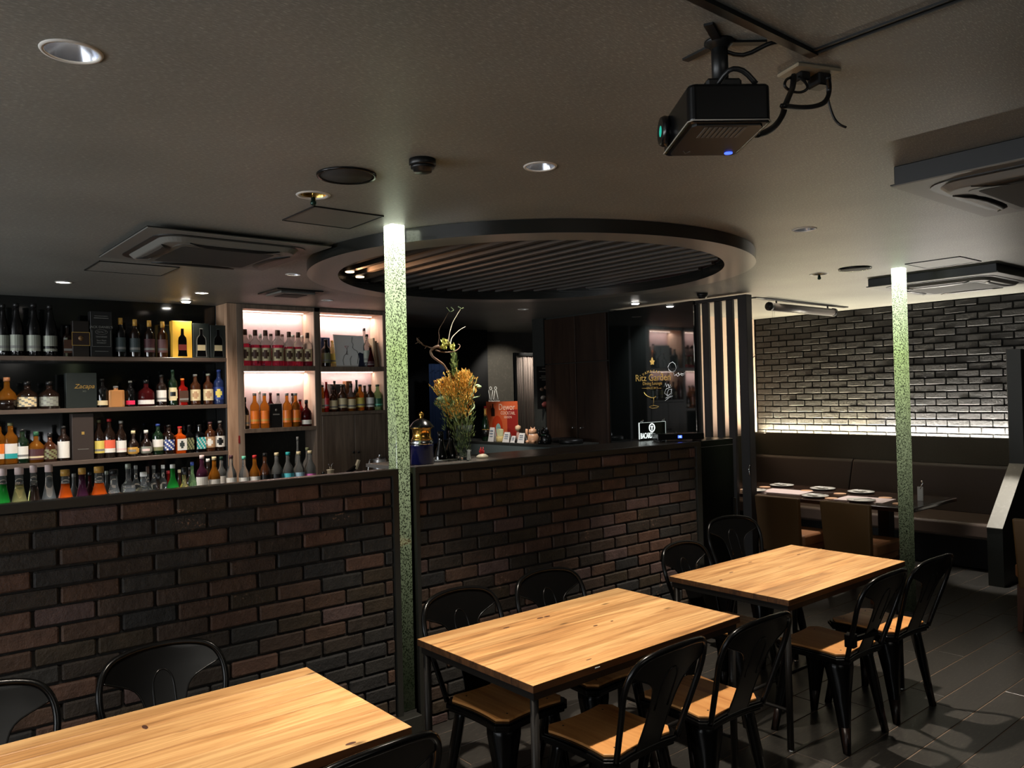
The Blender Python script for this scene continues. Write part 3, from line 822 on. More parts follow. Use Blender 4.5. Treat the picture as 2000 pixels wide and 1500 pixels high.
T1 = dining_table(.089, 1.289, 2.063, 2.786, 'wood topped dining table closest to the camera, cut by the frame', [(0.681, 2.625, 0.008, 0.02), (1.095, 2.085, 0.018, 0.008)])
o = MB().bbox(-.013, .013, -.001, .001, 0, .004, .0005).build('edge_tag', M_WHITE, T2); o.location = (2.087 - 2.3775, -.3625, .706)

# ---------------------------------------------------------------- steel chairs with wood seats (front faces +y)
def outline(w, ch, dip, n=5):
    """square with clipped corners and slightly waisted sides"""
    pts = []
    for q in range(4):
        a = q * PI / 2; R2 = Matrix.Rotation(a, 2)
        side = []
        for k in range(n + 1):
            u = -1 + 2 * k / n
            side.append(Vector((w - dip * (1 - u * u) , u * (w - ch))))
        for p in side: pts.append(tuple(R2 @ p))
    return pts
chair0 = thing('steel_chair', 'x', 'chair', (0, 0, 0), 0, 'black steel chairs with wood seats')
b = MB().prism(outline(.190, .04, .013), .405, .418).prism(outline(.199, .043, .013), .418, .436).prism(outline(.192, .041, .013), .436, .443)
smooth_bevel(b.build('seat_pan', M_STEEL, chair0), .004, 2)
b = MB().prism(outline(.178, .038, .013), .443, .4535)
ws_ = smooth_bevel(b.build('seat', M_SEATW, chair0), .003, 2)
sc_ = MB()
for sx_ in (-1, 1):
    for sy_ in (-1, 1):
        sc_.lathe([(.004, .4535), (.004, .4548), (0, .4548)], 8, c=(sx_ * .11, sy_ * .13, 0))
sc_.build('screw', M_STEELM, ws_)
for sx_ in (-1, 1):
    for sy_ in (-1, 1):
        # leg: folded sheet, wide at the top
        top = Vector((sx_ * .130, sy_ * .130, .43)); bot = Vector((sx_ * .185, sy_ * .19, .0))
        b = MB(); secs = []
        for f, w in ((0, .096), (.12, .094), (.45, .068), (.8, .042), (1, .029)):
            p = top.lerp(bot, f)
            if f < .12: pass
            t1 = Vector((sx_, -sy_, 0)).normalized(); t2_ = Vector((sx_, sy_, 0)).normalized()
            d = .020 if f < .5 else .015
            prof_ = [(-w, -d * .6), (-w * .55, d * .7), (0, d * 1.35), (w * .55, d * .7), (w, -d * .6), (w * .5, -d), (-w * .5, -d)]
            secs.append([p + t1 * u * (.72 if f < .3 else .62) + t2_ * v for u, v in prof_])
        n_ = 7
        vs = [q for s_ in secs for q in s_]
        fs = [(j * n_ + k, j * n_ + (k + 1) % n_, (j + 1) * n_ + (k + 1) % n_, (j + 1) * n_ + k) for j in range(len(secs) - 1) for k in range(n_)] + [tuple(range(n_)), tuple((len(secs) - 1) * n_ + k for k in range(n_))[::-1]]
        b.add(vs, fs, 0, True)
        l = b.build('leg', M_STEEL, chair0)
        cp = bot.lerp(top, .27)
        MB().tube([bot + Vector((0, 0, .001)), bot.lerp(top, .12), cp], [.016, .0185, .022], 8).build('foot_sleeve', M_STEELM if sx_ > 5 else mat('brown foot sleeve', (34, 22, 18), .35), l)
b = MB()
def bk(x, z):   # back plane leaning to -y
    f = max(0, (z - .44) / .41)
    return (x, -.188 - .135 * f - .030 * (1 - (x / .2) ** 2) * f, z)
arch = []
side = [(.168, .43), (.182, .52), (.200, .62), (.212, .69), (.208, .75), (.188, .795), (.150, .822), (.08, .836), (0, .840)]
arch = [bk(x, z) for x, z in side] + [bk(-x, z) for x, z in side[:-1][::-1]]
def catmull(p, sub=3):
    out = []
    P = [Vector(q) for q in p]
    for i in range(len(P) - 1):
        a, b_, c, d = P[max(i - 1, 0)], P[i], P[i + 1], P[min(i + 2, len(P) - 1)]
        for k in range(sub):
            t_ = k / sub
            out.append(.5 * ((2 * b_) + (c - a) * t_ + (2 * a - 5 * b_ + 4 * c - d) * t_ ** 2 + (3 * b_ - a - 3 * c + d) * t_ ** 3))
    out.append(P[-1]); return out
b.tube(catmull(arch), .0115, 10)
b.build('back_frame', M_STEEL, chair0)
# splat: sheet under the arch narrowing to a tongue
prof_ = [(.44, .066), (.52, .060), (.60, .062), (.65, .068), (.695, .084), (.722, .112), (.745, .165), (.760, .198), (.785, .186), (.812, .150), (.830, .085), (.838, .01)]
b = MB(); nx = 8
for off, flip in ((.0015, 0), (-.0015, 1)):
    vs = []
    for z, hw in prof_:
        for k in range(nx + 1):
            x = -hw + 2 * hw * k / nx
            p = bk(x, z); vs.append((p[0], p[1] + off, p[2]))
    b.add(vs, [(j * (nx + 1) + k, j * (nx + 1) + k + 1, (j + 1) * (nx + 1) + k + 1, (j + 1) * (nx + 1) + k) for j in range(len(prof_) - 1) for k in range(nx)], 0, True)
sp = b.build('splat', M_STEEL, chair0)
em = [(-.036, .60), (-.036, .70), (-.030, .735), (-.015, .755), (0, .76), (.015, .755), (.030, .735), (.036, .70), (.036, .60)]
MB().tube(catmull([bk(x, z) for x, z in em], 2), .0042, 6).build('pressed_rib', M_STEEL, sp)
# edge roll of the splat
b = MB()
for s_ in (-1, 1):
    b.tube(catmull([bk(s_ * hw, z) for z, hw in prof_[:8]], 2), .0035, 5)
b.build('edge_roll', M_STEEL, sp)
for y in (-.150, .150):
    MB().bar((-.15, y, .27), (.15, y, .27), .012, .022).build('cross_brace', M_STEEL, chair0) if False else None
CH = [  # x, y, rz, label   (front faces +y when rz = 0)
    (2.175, 2.10, .02, 'black steel chair nearest the camera on the open side of the middle table'),
    (2.690, 2.07, -.03, 'black steel chair on the open side of the middle table, next to the far table'),
    (3.735, 2.08, .0, 'black steel chair drawn up to the open side of the far table, centre'),
    (4.245, 2.07, -.05, 'black steel chair on the open side of the far table beside the free column'),
    (1.000, 2.10, .03, 'black steel chair whose back top alone shows below the near table edge'),
    (2.085, 2.595, PI + .03, 'black steel chair against the bricks at the near end of the middle table'),
    (2.610, 2.605, PI - .02, 'black steel chair against the bricks at the far end of the middle table'),
    (3.640, 2.57, PI + .04, 'black steel chair against the bricks at the near end of the far table'),
    (4.50, 2.93, PI - .30, 'black steel chair turned aside by the dark wine cabinet'),
    (0.840, 2.705, PI - .01, 'black steel chair behind the near table, its arched back fully seen'),
    (0.300, 2.66, PI + .05, 'black steel chair behind the near table at the picture edge'),
]
chair0.location = (CH[0][0], CH[0][1], 0); chair0.rotation_euler = (0, 0, CH[0][2]); chair0['label'] = CH[0][3]
CHO = [chair0]
for x, y, rz, lb in CH[1:]: CHO.append(dup(chair0, (x, y, 0), rz, lb))
# brace with block on the third chair's back
MB().bbox(-.19, -.15, -.235, -.19, .50, .56, .003).bar((-.16, -.21, .53), (.04, -.235, .53), .012, .022).build('back_brace', M_STEEL, CHO[2])
# ---------------------------------------------------------------- shelves and lit cabinet behind the bar
t = thing('liquor_shelf', 'wide black wall shelving with three grey shelf boards full of bottles', 'shelf', (1.0, 7.3, 0))
for z in (2.104, 1.688, 1.268):
    MB().bbox(-3.4, 1.612, -.15, .11, z - .034, z, .002).build('shelf', M_SHELF, t)
for x in (1.612,):
    MB().bbox(x - .022, x, -.14, .11, .95, 2.07, .002).build('side_panel', M_BLACK, t)
t = thing('back_counter', 'low work counter below the shelves with bottles standing along it', 'counter', (1.5, 7.0, 0))
MB().bbox(-4, 2.80, -.45, .12, .84, .87, .003).build('worktop', M_COUNTER, t)
MB().bbox(-4, 2.80, -.42, .12, 0, .84, .003).build('base', M_FRAME, t)
cab = thing('display_cabinet', 'tall grey brown wooden cabinet with four lit bottle niches', 'cabinet', (3.5, 7.13, 0))
def cb(x0, x1, y0, y1, z0, z1, b_=.001): return MB().bbox(x0 - 3.5, x1 - 3.5, y0, y1, z0, z1, b_)
F = lambda nm, m, *a: cb(*a).build(nm, m, cab)
F('stile', M_STILE, 2.60, 2.689, .0, .27, .87, 2.60)
F('stile', M_CABW, 2.69, 2.745, 0, .27, .87, 2.60)
F('stile', M_CABW, 3.452, 3.508, 0, .27, .87, 2.60)
F('stile', M_CABW, 4.216, 4.300, 0, .27, 0, 2.60)
F('top_rail', M_CABW, 2.745, 4.216, 0, .02, 2.562, 2.60)
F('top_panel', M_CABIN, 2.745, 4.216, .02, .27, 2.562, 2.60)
F('shelf', M_CABW, 2.745, 3.452, 0, .27, 1.990, 2.035)
F('shelf', M_CABW, 3.508, 4.216, 0, .27, 1.985, 2.030)
F('shelf', M_CABW, 2.745, 3.452, 0, .27, 1.418, 1.455)
F('shelf', M_CABW, 3.508, 4.216, 0, .27, 1.553, 1.585)
F('back_panel', M_NICHEB, 2.745, 4.216, .262, .275, 1.418, 2.60)
for x0, x1, z0, z1 in ((2.745, 3.452, 2.035, 2.562), (2.745, 3.452, 1.455, 1.99), (3.508, 4.216, 2.03, 2.562), (3.508, 4.216, 1.585, 1.985)):
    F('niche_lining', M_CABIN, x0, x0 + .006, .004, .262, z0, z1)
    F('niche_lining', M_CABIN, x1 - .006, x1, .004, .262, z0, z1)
    cb(x0 + .02, x1 - .02, .20, .21, z1 - .007, z1 - .001).build('light_strip', mat('warm lamp strip', (255, 255, 255), .5, emit=(255, 226, 205), es=8), cab)
F('dark_back', M_WALL, 2.745, 3.452, .255, .275, .87, 1.418)
for x0, x1, kx in ((3.511, 3.860, 3.835), (3.864, 4.213, 3.890)):
    d = cb(x0, x1, -.004, .014, .30, 1.548, .002).build('door', M_CABW, cab)
    MB().lathe([(.006, 0), (.006, .01), (.012, .014), (.012, .022), (0, .024)], 12, M=Matrix.Translation((kx - 3.5, -.004, 1.175)) @ Matrix.Rotation(PI / 2, 4, 'X')).build('knob', M_BLACK, d)
MB().box(-.815, -.80, -.003, 0, 1.33, 1.40).build('red_sticker', mat('dark red sticker', (110, 22, 24), .5), cab)

# ---------------------------------------------------------------- bottles
PROF = {
 'std':    [(.86, 0), (.98, .008), (1, .03), (1, .60), (.96, .645), (.80, .69), (.52, .735), (.40, .78), (.37, .80), (.36, .93)],
 'tall':   [(.88, 0), (1, .015), (1, .54), (.95, .60), (.78, .66), (.50, .73), (.38, .78), (.36, .80), (.35, .93)],
 'syrup':  [(.92, 0), (1, .015), (1, .44), (.93, .47), (.80, .55), (.62, .64), (.48, .72), (.43, .80), (.43, .90)],
 'flask':  [(.70, 0), (.92, .02), (1, .12), (1, .34), (.86, .45), (.58, .55), (.44, .62), (.40, .72), (.40, .88)],
 'round':  [(.60, 0), (.82, .03), (1, .18), (1, .36), (.86, .50), (.55, .60), (.34, .66), (.30, .72), (.30, .88)],
 'squat':  [(.90, 0), (1, .02), (1, .48), (.90, .56), (.62, .64), (.34, .70), (.30, .74), (.30, .86)],
 'square': [(.96, 0), (1, .01), (1, .60), (.92, .66), (.50, .72), (.38, .76), (.38, .92)],
 'kraft':  [(.96, 0), (1, .01), (1, .76), (.92, .80), (.30, .83), (.28, .86), (.28, .90)],
 'champ':  [(.94, 0), (1, .02), (1, .48), (.94, .56), (.72, .66), (.50, .74), (.40, .84), (.37, .93)],
 'cone':   [(.90, 0), (1, .02), (1, .30), (.80, .45), (.50, .68), (.36, .84), (.34, .92)],
}
def neck(kind): return PROF[kind][-1]
GLASS = {
 'black': ((10, 10, 11), 0), 'dark': ((28, 18, 13), 0), 'brown': ((62, 34, 18), 0), 'dgreen': ((16, 34, 20), 0),
 'clear': ((238, 242, 240), .93), 'amber': ((240, 150, 50), .85), 'orange': ((230, 92, 24), .55), 'pink': ((255, 74, 112), .9), 'red': ((150, 26, 20), .4),
 'green': ((30, 128, 44), .45), 'lgreen': ((150, 190, 130), .7), 'yellow': ((236, 226, 150), .85), 'tan': ((176, 124, 76), 0), 'blue': ((30, 44, 84), 0), 'darkred': ((60, 14, 16), .2), 'violet': ((54, 24, 40), .2), 'white': ((220, 220, 214), 0), 'grey': ((92, 94, 92), .2)}
def gm(k):
    c, tr = GLASS[k]
    return mat('glass ' + k, c, .06, trans=tr, ior=1.16 if tr else 1.45, spec=.7)
COLS = {'white': (226, 224, 216), 'cream': (216, 200, 158), 'silver': (150, 154, 142), 'gold': (196, 150, 70), 'black': (18, 18, 18), 'red': (180, 38, 40), 'whitered': (228, 204, 200), 'teal': (34, 160, 160), 'cyan': (90, 200, 214),
        'pink': (226, 120, 196), 'lblue': (168, 206, 226), 'mint': (110, 200, 170), 'brown': (70, 44, 30), 'maroon': (74, 40, 44), 'mauve': (120, 84, 82), 'slate': (50, 60, 60), 'green': (44, 96, 66), 'orange': (226, 120, 40),
        'coral': (224, 98, 70), 'blue': (40, 62, 130), 'yellow': (214, 196, 96), 'grey': (120, 120, 116), 'hotpink': (226, 40, 90), 'wood': (190, 128, 84), 'olive': (120, 122, 86), 'tan': (176, 140, 104), 'dgreen': (24, 54, 40)}
def cm(k, r=.5): return mat('print ' + k, COLS[k], r, metal=.0 if k not in ('silver',) else .5)
BM = {}
def bottle(name, x, y, z, h, r, kind, glass, lab, cap, label, group, fill=.0, liquid=None, pat='stripe', lab2=None, caph=None):
    t = thing(name, label, 'bottle', (x, y, z), random.uniform(-.12, .12), group)
    pf = [(a * r, b_ * h) for a, b_ in PROF[kind]]
    n = 16; rot = 0; k = 1
    sq = kind in ('square', 'kraft')
    nr, nz = pf[-1]
    b = MB()
    if sq:
        # rounded square body, round neck
        cut = [i for i, q in enumerate(PROF[kind]) if q[0] < .6][0]
        vs = []; fs = []
        def ring(rr, zz, rnd):
            out = []
            for kk in range(16):
                a = 2 * PI * kk / 16 + PI / 16
                ca, sa = math.cos(a), math.sin(a)
                m_ = max(abs(ca), abs(sa))
                q = rr * ((1 - rnd) / m_ * .97 + rnd)
                out.append((q * ca, q * sa, zz))
            return out
        allr = [ring(a, zz, .12 if i < cut else 1) for i, (a, zz) in enumerate(pf)]
        vs = [p for rr in allr for p in rr]
        fs = [(j * 16 + k_, j * 16 + (k_ + 1) % 16, (j + 1) * 16 + (k_ + 1) % 16, (j + 1) * 16 + k_) for j in range(len(pf) - 1) for k_ in range(16)] + [tuple(range(16))[::-1], tuple((len(pf) - 1) * 16 + k_ for k_ in range(16))]
        b.add(vs, fs, 0, False)
        b.s = [False] * len(b.s)
    else:
        if liquid and fill:
            zf = fill * h
            lo = [q for q in pf if q[1] < zf]; hi = [q for q in pf if q[1] >= zf]
            a0, a1 = lo[-1], hi[0]; tt = (zf - a0[1]) / max(1e-6, a1[1] - a0[1]); rf = a0[0] + (a1[0] - a0[0]) * tt
            b.lathe([(a * 1, c) for a, c in lo] + [(rf, zf)], n, 0)
            b.lathe([(rf * .999, zf + .0004)] + hi, n, 1)
        else: b.lathe(pf, n, 0)
    body = b.build('glass_body', [gm(liquid or glass), gm(glass)], t)
    ch = (h - nz) if caph is None else caph * h
    cr = nr * 1.12
    MB().lathe([(cr, h - ch), (cr * 1.02, h - ch * .5), (cr, h - .001), (cr * .9, h)], 12).build('cap', cm(cap, .35), t)
    if lab:
        z0, z1 = {'std': (.14, .50), 'tall': (.14, .46), 'syrup': (.06, .42), 'flask': (.08, .34), 'round': (.10, .36), 'squat': (.10, .44), 'square': (.12, .54), 'kraft': (.1, .3), 'champ': (.10, .40), 'cone': (.06, .26)}[kind]
        if pat == 'low': z0, z1 = .08, .24
        if pat == 'full': z0, z1 = z0 * .6, z1 * 1.12
        lb = MB(); nu, nv = 8, 6; off = .0009
        vs = []
        for j in range(nv + 1):
            zz = (z0 + (z1 - z0) * j / nv) * h
            for i in range(nu + 1):
                u = i / nu
                if sq:
                    vs.append((-r * .93 + 1.86 * r * u, -r * .97 - off - .0012, zz))
                else:
                    a = -PI / 2 - .35 + (u - .5) * 2.5
                    rr = r
                    for (ra, za), (rb, zb) in zip(pf, pf[1:]):
                        if za <= zz <= zb: rr = ra + (rb - ra) * (zz - za) / max(1e-6, zb - za)
                    if pat == 'oval':
                        dx = (u - .5) * 2; dz = (j / nv - .5) * 2
                    vs.append(((rr + off) * math.cos(a), (rr + off) * math.sin(a), zz))
        for j in range(nv):
            for i in range(nu):
                mi = 0
                if pat == 'stripe' and j in (1,) : mi = 1
                if pat == 'patch' and 2 <= i <= 5 and 1 <= j <= 4 and not (i in (2, 5) and j in (1, 4)): mi = 1
                if pat == 'bottom' and j < 2: mi = 1
                if pat == 'diag' and (i + j) % 3 == 0: mi = 1
                if pat == 'oval' and ((i - 3.5) / 4.2) ** 2 + ((j - 2.5) / 3.2) ** 2 > 1: continue
                if pat == 'oval' and 2 <= i <= 5 and 2 <= j <= 3: mi = 1
                lb.add([vs[j * (nu + 1) + i], vs[j * (nu + 1) + i + 1], vs[(j + 1) * (nu + 1) + i + 1], vs[(j + 1) * (nu + 1) + i]], [(0, 1, 2, 3)], mi, not sq)
        lb.build('paper_label', [cm(lab, .6), cm(lab2 or 'grey', .6)], t)
    return t

BOTTLES = [
('liquor_bottle', 0.9014, 7.24, 2.104, 0.4048, 0.0437, 'champ', 'black', 'silver', 'black', 'black magnum with silver wrap, ninth from the cabinet on top shelf', 'bottles on the top shelf', {}),
('liquor_bottle', 0.9899, 7.24, 2.104, 0.4176, 0.0521, 'champ', 'black', 'silver', 'black', 'black magnum with silver wrap, eighth from the cabinet on top shelf', 'bottles on the top shelf', {}),
('liquor_bottle', 1.1079, 7.24, 2.104, 0.42, 0.0527, 'champ', 'black', 'silver', 'black', 'black magnum with silver wrap, seventh from the cabinet on top shelf', 'bottles on the top shelf', {}),
('liquor_bottle', 1.2215, 7.24, 2.104, 0.4139, 0.0533, 'champ', 'black', 'silver', 'black', 'black magnum with silver wrap and emblem, sixth from the cabinet on top shelf', 'bottles on the top shelf', {'lab2': 'black'}),
('liquor_bottle', 1.3428, 7.24, 2.104, 0.2541, 0.0373, 'square', 'dark', 'brown', 'black', 'dark square bottle, fifth from the cabinet on top shelf', 'bottles on the top shelf', {}),
('liquor_bottle', 1.7421, 7.24, 2.104, 0.3336, 0.0431, 'std', 'black', 'slate', 'gold', 'black gold-necked bottle, fourth from the cabinet on top shelf', 'bottles on the top shelf', {'caph': 0.17}),
('liquor_bottle', 1.8545, 7.24, 2.104, 0.3253, 0.0436, 'std', 'dark', 'slate', 'gold', 'brown gold-necked bottle with grey label, third from the cabinet on top shelf', 'bottles on the top shelf', {'caph': 0.17}),
('liquor_bottle', 1.9695, 7.24, 2.104, 0.3213, 0.0441, 'std', 'dark', 'maroon', 'gold', 'brown gold-necked bottle with maroon label, second from the cabinet on top shelf', 'bottles on the top shelf', {'caph': 0.17}),
('liquor_bottle', 2.0785, 7.24, 2.104, 0.3168, 0.0423, 'std', 'brown', 'mauve', 'gold', 'brown gold-necked bottle with mauve label, first from the cabinet on top shelf', 'bottles on the top shelf', {'caph': 0.17}),
('liquor_bottle', 0.9208, 7.24, 1.688, 0.2529, 0.0675, 'round', 'amber', None, 'wood', 'round clear decanter with wooden cork, thirteenth from the cabinet on middle shelf', 'bottles on the middle shelf', {'fill': 0.3, 'liquid': 'dark'}),
('liquor_bottle', 1.0573, 7.24, 1.688, 0.22, 0.0725, 'squat', 'dark', 'cream', 'black', 'squat decanter with cream woven band, twelfth from the cabinet on middle shelf', 'bottles on the middle shelf', {'pat': 'diag'}),
('liquor_bottle', 1.209, 7.24, 1.688, 0.2187, 0.0736, 'squat', 'dark', 'silver', 'black', 'squat decanter with silver woven band, eleventh from the cabinet on middle shelf', 'bottles on the middle shelf', {'pat': 'diag'}),
('liquor_bottle', 1.5926, 7.24, 1.688, 0.2368, 0.0446, 'std', 'black', 'cream', 'black', 'black bottle with low cream label, tenth from the cabinet on middle shelf', 'bottles on the middle shelf', {'pat': 'low'}),
('liquor_bottle', 1.6971, 7.24, 1.688, 0.1761, 0.0622, 'kraft', 'tan', None, 'grey', 'square kraft tan bottle, ninth from the cabinet on middle shelf', 'bottles on the middle shelf', {}),
('liquor_bottle', 1.8094, 7.24, 1.688, 0.2181, 0.0369, 'std', 'black', 'hotpink', 'grey', 'small black bottle with pink label, eighth from the cabinet on middle shelf', 'bottles on the middle shelf', {'pat': 'low'}),
('liquor_bottle', 1.9359, 7.24, 1.688, 0.2259, 0.0659, 'squat', 'darkred', 'white', 'black', 'squat red bottle with white label, seventh from the cabinet on middle shelf', 'bottles on the middle shelf', {'pat': 'low'}),
('liquor_bottle', 2.0619, 7.24, 1.688, 0.2695, 0.0422, 'std', 'dark', 'white', 'black', 'dark bottle with tall white label, sixth from the cabinet on middle shelf', 'bottles on the middle shelf', {'pat': 'stripe'}),
('liquor_bottle', 2.1565, 7.24, 1.688, 0.3141, 0.0381, 'std', 'dgreen', 'cream', 'dgreen', 'green bottle with oval label, fifth from the cabinet on middle shelf', 'bottles on the middle shelf', {'pat': 'oval', 'lab2': 'black'}),
('liquor_bottle', 2.2374, 7.24, 1.688, 0.2374, 0.0406, 'square', 'red', 'brown', 'orange', 'square red bottle with orange cork, fourth from the cabinet on middle shelf', 'bottles on the middle shelf', {}),
('liquor_bottle', 2.3483, 7.24, 1.688, 0.2732, 0.0433, 'std', 'brown', 'cream', 'grey', 'brown bottle with cream animal label, third from the cabinet on middle shelf', 'bottles on the middle shelf', {'pat': 'patch', 'lab2': 'tan'}),
('liquor_bottle', 2.4608, 7.24, 1.688, 0.2776, 0.0438, 'std', 'brown', 'cream', 'silver', 'brown bottle with cream crest label, second from the cabinet on middle shelf', 'bottles on the middle shelf', {'pat': 'patch', 'lab2': 'tan'}),
('liquor_bottle', 2.5577, 7.24, 1.688, 0.3146, 0.0465, 'std', 'blue', 'blue', 'blue', 'blue bottle with red-yellow emblem, first from the cabinet on middle shelf', 'bottles on the middle shelf', {'pat': 'patch', 'lab2': 'yellow'}),
('liquor_bottle', 0.8645, 7.23, 1.268, 0.322, 0.0394, 'std', 'amber', 'orange', 'black', 'bottle with orange label cut by the picture edge, eighteenth from the cabinet on lowest shelf', 'bottles on the lowest shelf', {'pat': 'bottom', 'lab2': 'white'}),
('liquor_bottle', 0.9384, 7.23, 1.268, 0.3189, 0.0496, 'std', 'amber', 'white', 'olive', 'bottle with white and teal label, seventeenth from the cabinet on lowest shelf', 'bottles on the lowest shelf', {'pat': 'bottom', 'lab2': 'teal'}),
('liquor_bottle', 1.0162, 7.23, 1.268, 0.2676, 0.046, 'std', 'dgreen', 'white', 'black', 'dark bottle with short white label, sixteenth from the cabinet on lowest shelf', 'bottles on the lowest shelf', {}),
('liquor_bottle', 1.1096, 7.23, 1.268, 0.2431, 0.0566, 'squat', 'amber', 'maroon', 'green', 'squat bottle with green and white cap, fifteenth from the cabinet on lowest shelf', 'bottles on the lowest shelf', {'pat': 'stripe', 'lab2': 'cream'}),
('liquor_bottle', 1.205, 7.23, 1.268, 0.2262, 0.053, 'squat', 'brown', 'olive', 'black', 'squat ribbed brown bottle, fourteenth from the cabinet on lowest shelf', 'bottles on the lowest shelf', {'pat': 'diag', 'lab2': 'brown'}),
('liquor_bottle', 1.3032, 7.23, 1.268, 0.279, 0.0453, 'std', 'dark', 'white', 'black', 'dark bottle with big white label, thirteenth from the cabinet on lowest shelf', 'bottles on the lowest shelf', {'pat': 'full'}),
('liquor_bottle', 1.562, 7.23, 1.268, 0.3183, 0.0402, 'tall', 'dark', 'yellow', 'olive', 'slim bottle with straw label, twelfth from the cabinet on lowest shelf', 'bottles on the lowest shelf', {}),
('liquor_bottle', 1.6394, 7.23, 1.268, 0.3238, 0.0469, 'tall', 'dark', 'coral', 'red', 'slim bottle with coral label and red cap, eleventh from the cabinet on lowest shelf', 'bottles on the lowest shelf', {'lab2': 'white', 'pat': 'bottom'}),
('liquor_bottle', 1.7295, 7.23, 1.268, 0.3032, 0.043, 'tall', 'dark', 'white', 'grey', 'bottle with two part pink-white label, tenth from the cabinet on lowest shelf', 'bottles on the lowest shelf', {'lab2': 'whitered'}),
('liquor_bottle', 1.8241, 7.23, 1.268, 0.217, 0.0499, 'round', 'dark', 'gold', 'cream', 'round flask with gold oval label, ninth from the cabinet on lowest shelf', 'bottles on the lowest shelf', {'pat': 'oval'}),
('liquor_bottle', 1.9259, 7.23, 1.268, 0.2165, 0.0503, 'round', 'dark', 'silver', 'white', 'round flask with silver oval label, eighth from the cabinet on lowest shelf', 'bottles on the lowest shelf', {'pat': 'oval', 'lab2': 'whitered'}),
('liquor_bottle', 2.0223, 7.23, 1.268, 0.265, 0.0442, 'std', 'dgreen', 'white', 'blue', 'green bottle with white label and blue cap, seventh from the cabinet on lowest shelf', 'bottles on the lowest shelf', {'pat': 'bottom', 'lab2': 'olive'}),
('liquor_bottle', 2.1108, 7.23, 1.268, 0.2523, 0.049, 'std', 'dark', 'blue', 'black', 'bottle with blue and white label, sixth from the cabinet on lowest shelf', 'bottles on the lowest shelf', {'lab2': 'white', 'pat': 'diag'}),
('liquor_bottle', 2.205, 7.23, 1.268, 0.2348, 0.0449, 'square', 'orange', 'white', 'red', 'orange square bottle with white emblem, fifth from the cabinet on lowest shelf', 'bottles on the lowest shelf', {'pat': 'patch', 'lab2': 'slate'}),
('liquor_bottle', 2.2837, 7.23, 1.268, 0.2448, 0.0362, 'square', 'black', 'olive', 'black', 'slim black bottle with slanting stripes, fourth from the cabinet on lowest shelf', 'bottles on the lowest shelf', {'pat': 'diag', 'lab2': 'black'}),
('liquor_bottle', 2.3724, 7.23, 1.268, 0.2455, 0.0433, 'square', 'black', 'teal', 'black', 'black bottle with teal slanting label, third from the cabinet on lowest shelf', 'bottles on the lowest shelf', {'pat': 'diag', 'lab2': 'white'}),
('liquor_bottle', 2.4674, 7.23, 1.268, 0.2645, 0.046, 'std', 'brown', 'tan', 'maroon', 'brown bottle with maroon cap, second from the cabinet on lowest shelf', 'bottles on the lowest shelf', {'pat': 'patch', 'lab2': 'white'}),
('liquor_bottle', 2.5545, 7.23, 1.268, 0.2702, 0.044, 'std', 'dark', 'white', 'grey', 'bottle with white and black label, first from the cabinet on lowest shelf', 'bottles on the lowest shelf', {'pat': 'patch', 'lab2': 'black'}),
('syrup_bottle', 0.4556, 3.73, 1.185, 0.2844, 0.0305, 'syrup', 'clear', 'white', 'whitered', 'green syrup bottle, thirteenth from the column on bar rail', 'bottles on the front bar rail', {'liquid': 'green', 'fill': 0.78}),
('syrup_bottle', 0.5115, 3.73, 1.185, 0.2842, 0.0329, 'syrup', 'clear', 'white', 'whitered', 'pale yellow syrup bottle, twelfth from the column on bar rail', 'bottles on the front bar rail', {'liquid': 'yellow', 'fill': 0.76}),
('syrup_bottle', 0.5615, 3.73, 1.185, 0.2886, 0.027, 'syrup', 'clear', 'white', 'whitered', 'dark syrup bottle, eleventh from the column on bar rail', 'bottles on the front bar rail', {'liquid': 'dark', 'fill': 0.72}),
('syrup_bottle', 0.6161, 3.73, 1.185, 0.2866, 0.0305, 'syrup', 'clear', 'white', 'whitered', 'clear syrup bottle, tenth from the column on bar rail', 'bottles on the front bar rail', {}),
('syrup_bottle', 0.6753, 3.73, 1.185, 0.263, 0.0361, 'syrup', 'clear', 'cream', 'gold', 'bright orange liqueur bottle, ninth from the column on bar rail', 'bottles on the front bar rail', {'liquid': 'orange', 'fill': 0.78}),
('syrup_bottle', 0.7382, 3.73, 1.185, 0.2645, 0.0301, 'syrup', 'violet', 'cream', 'gold', 'dark liqueur bottle with gold cap, eighth from the column on bar rail', 'bottles on the front bar rail', {}),
('syrup_bottle', 0.8027, 3.73, 1.185, 0.266, 0.0392, 'syrup', 'clear', 'white', 'gold', 'bright orange-red liqueur bottle, seventh from the column on bar rail', 'bottles on the front bar rail', {'liquid': 'orange', 'fill': 0.74}),
('syrup_bottle', 0.8604, 3.73, 1.185, 0.2484, 0.0352, 'syrup', 'clear', 'white', 'black', 'amber liqueur bottle with black cap, sixth from the column on bar rail', 'bottles on the front bar rail', {'liquid': 'amber', 'fill': 0.6}),
('syrup_bottle', 0.9179, 3.73, 1.185, 0.2683, 0.0267, 'square', 'clear', None, 'silver', 'square clear spirit bottle, fifth from the column on bar rail', 'bottles on the front bar rail', {}),
('syrup_bottle', 0.9799, 3.73, 1.185, 0.2277, 0.0338, 'square', 'clear', 'white', 'white', 'short square gin bottle, fourth from the column on bar rail', 'bottles on the front bar rail', {}),
('syrup_bottle', 1.0395, 3.73, 1.185, 0.2183, 0.0296, 'round', 'dark', 'brown', 'black', 'round dark bottle, third from the column on bar rail', 'bottles on the front bar rail', {}),
('syrup_bottle', 1.1034, 3.73, 1.185, 0.2522, 0.0276, 'tall', 'green', 'white', 'white', 'bright green liqueur bottle with white cap, second from the column on bar rail', 'bottles on the front bar rail', {}),
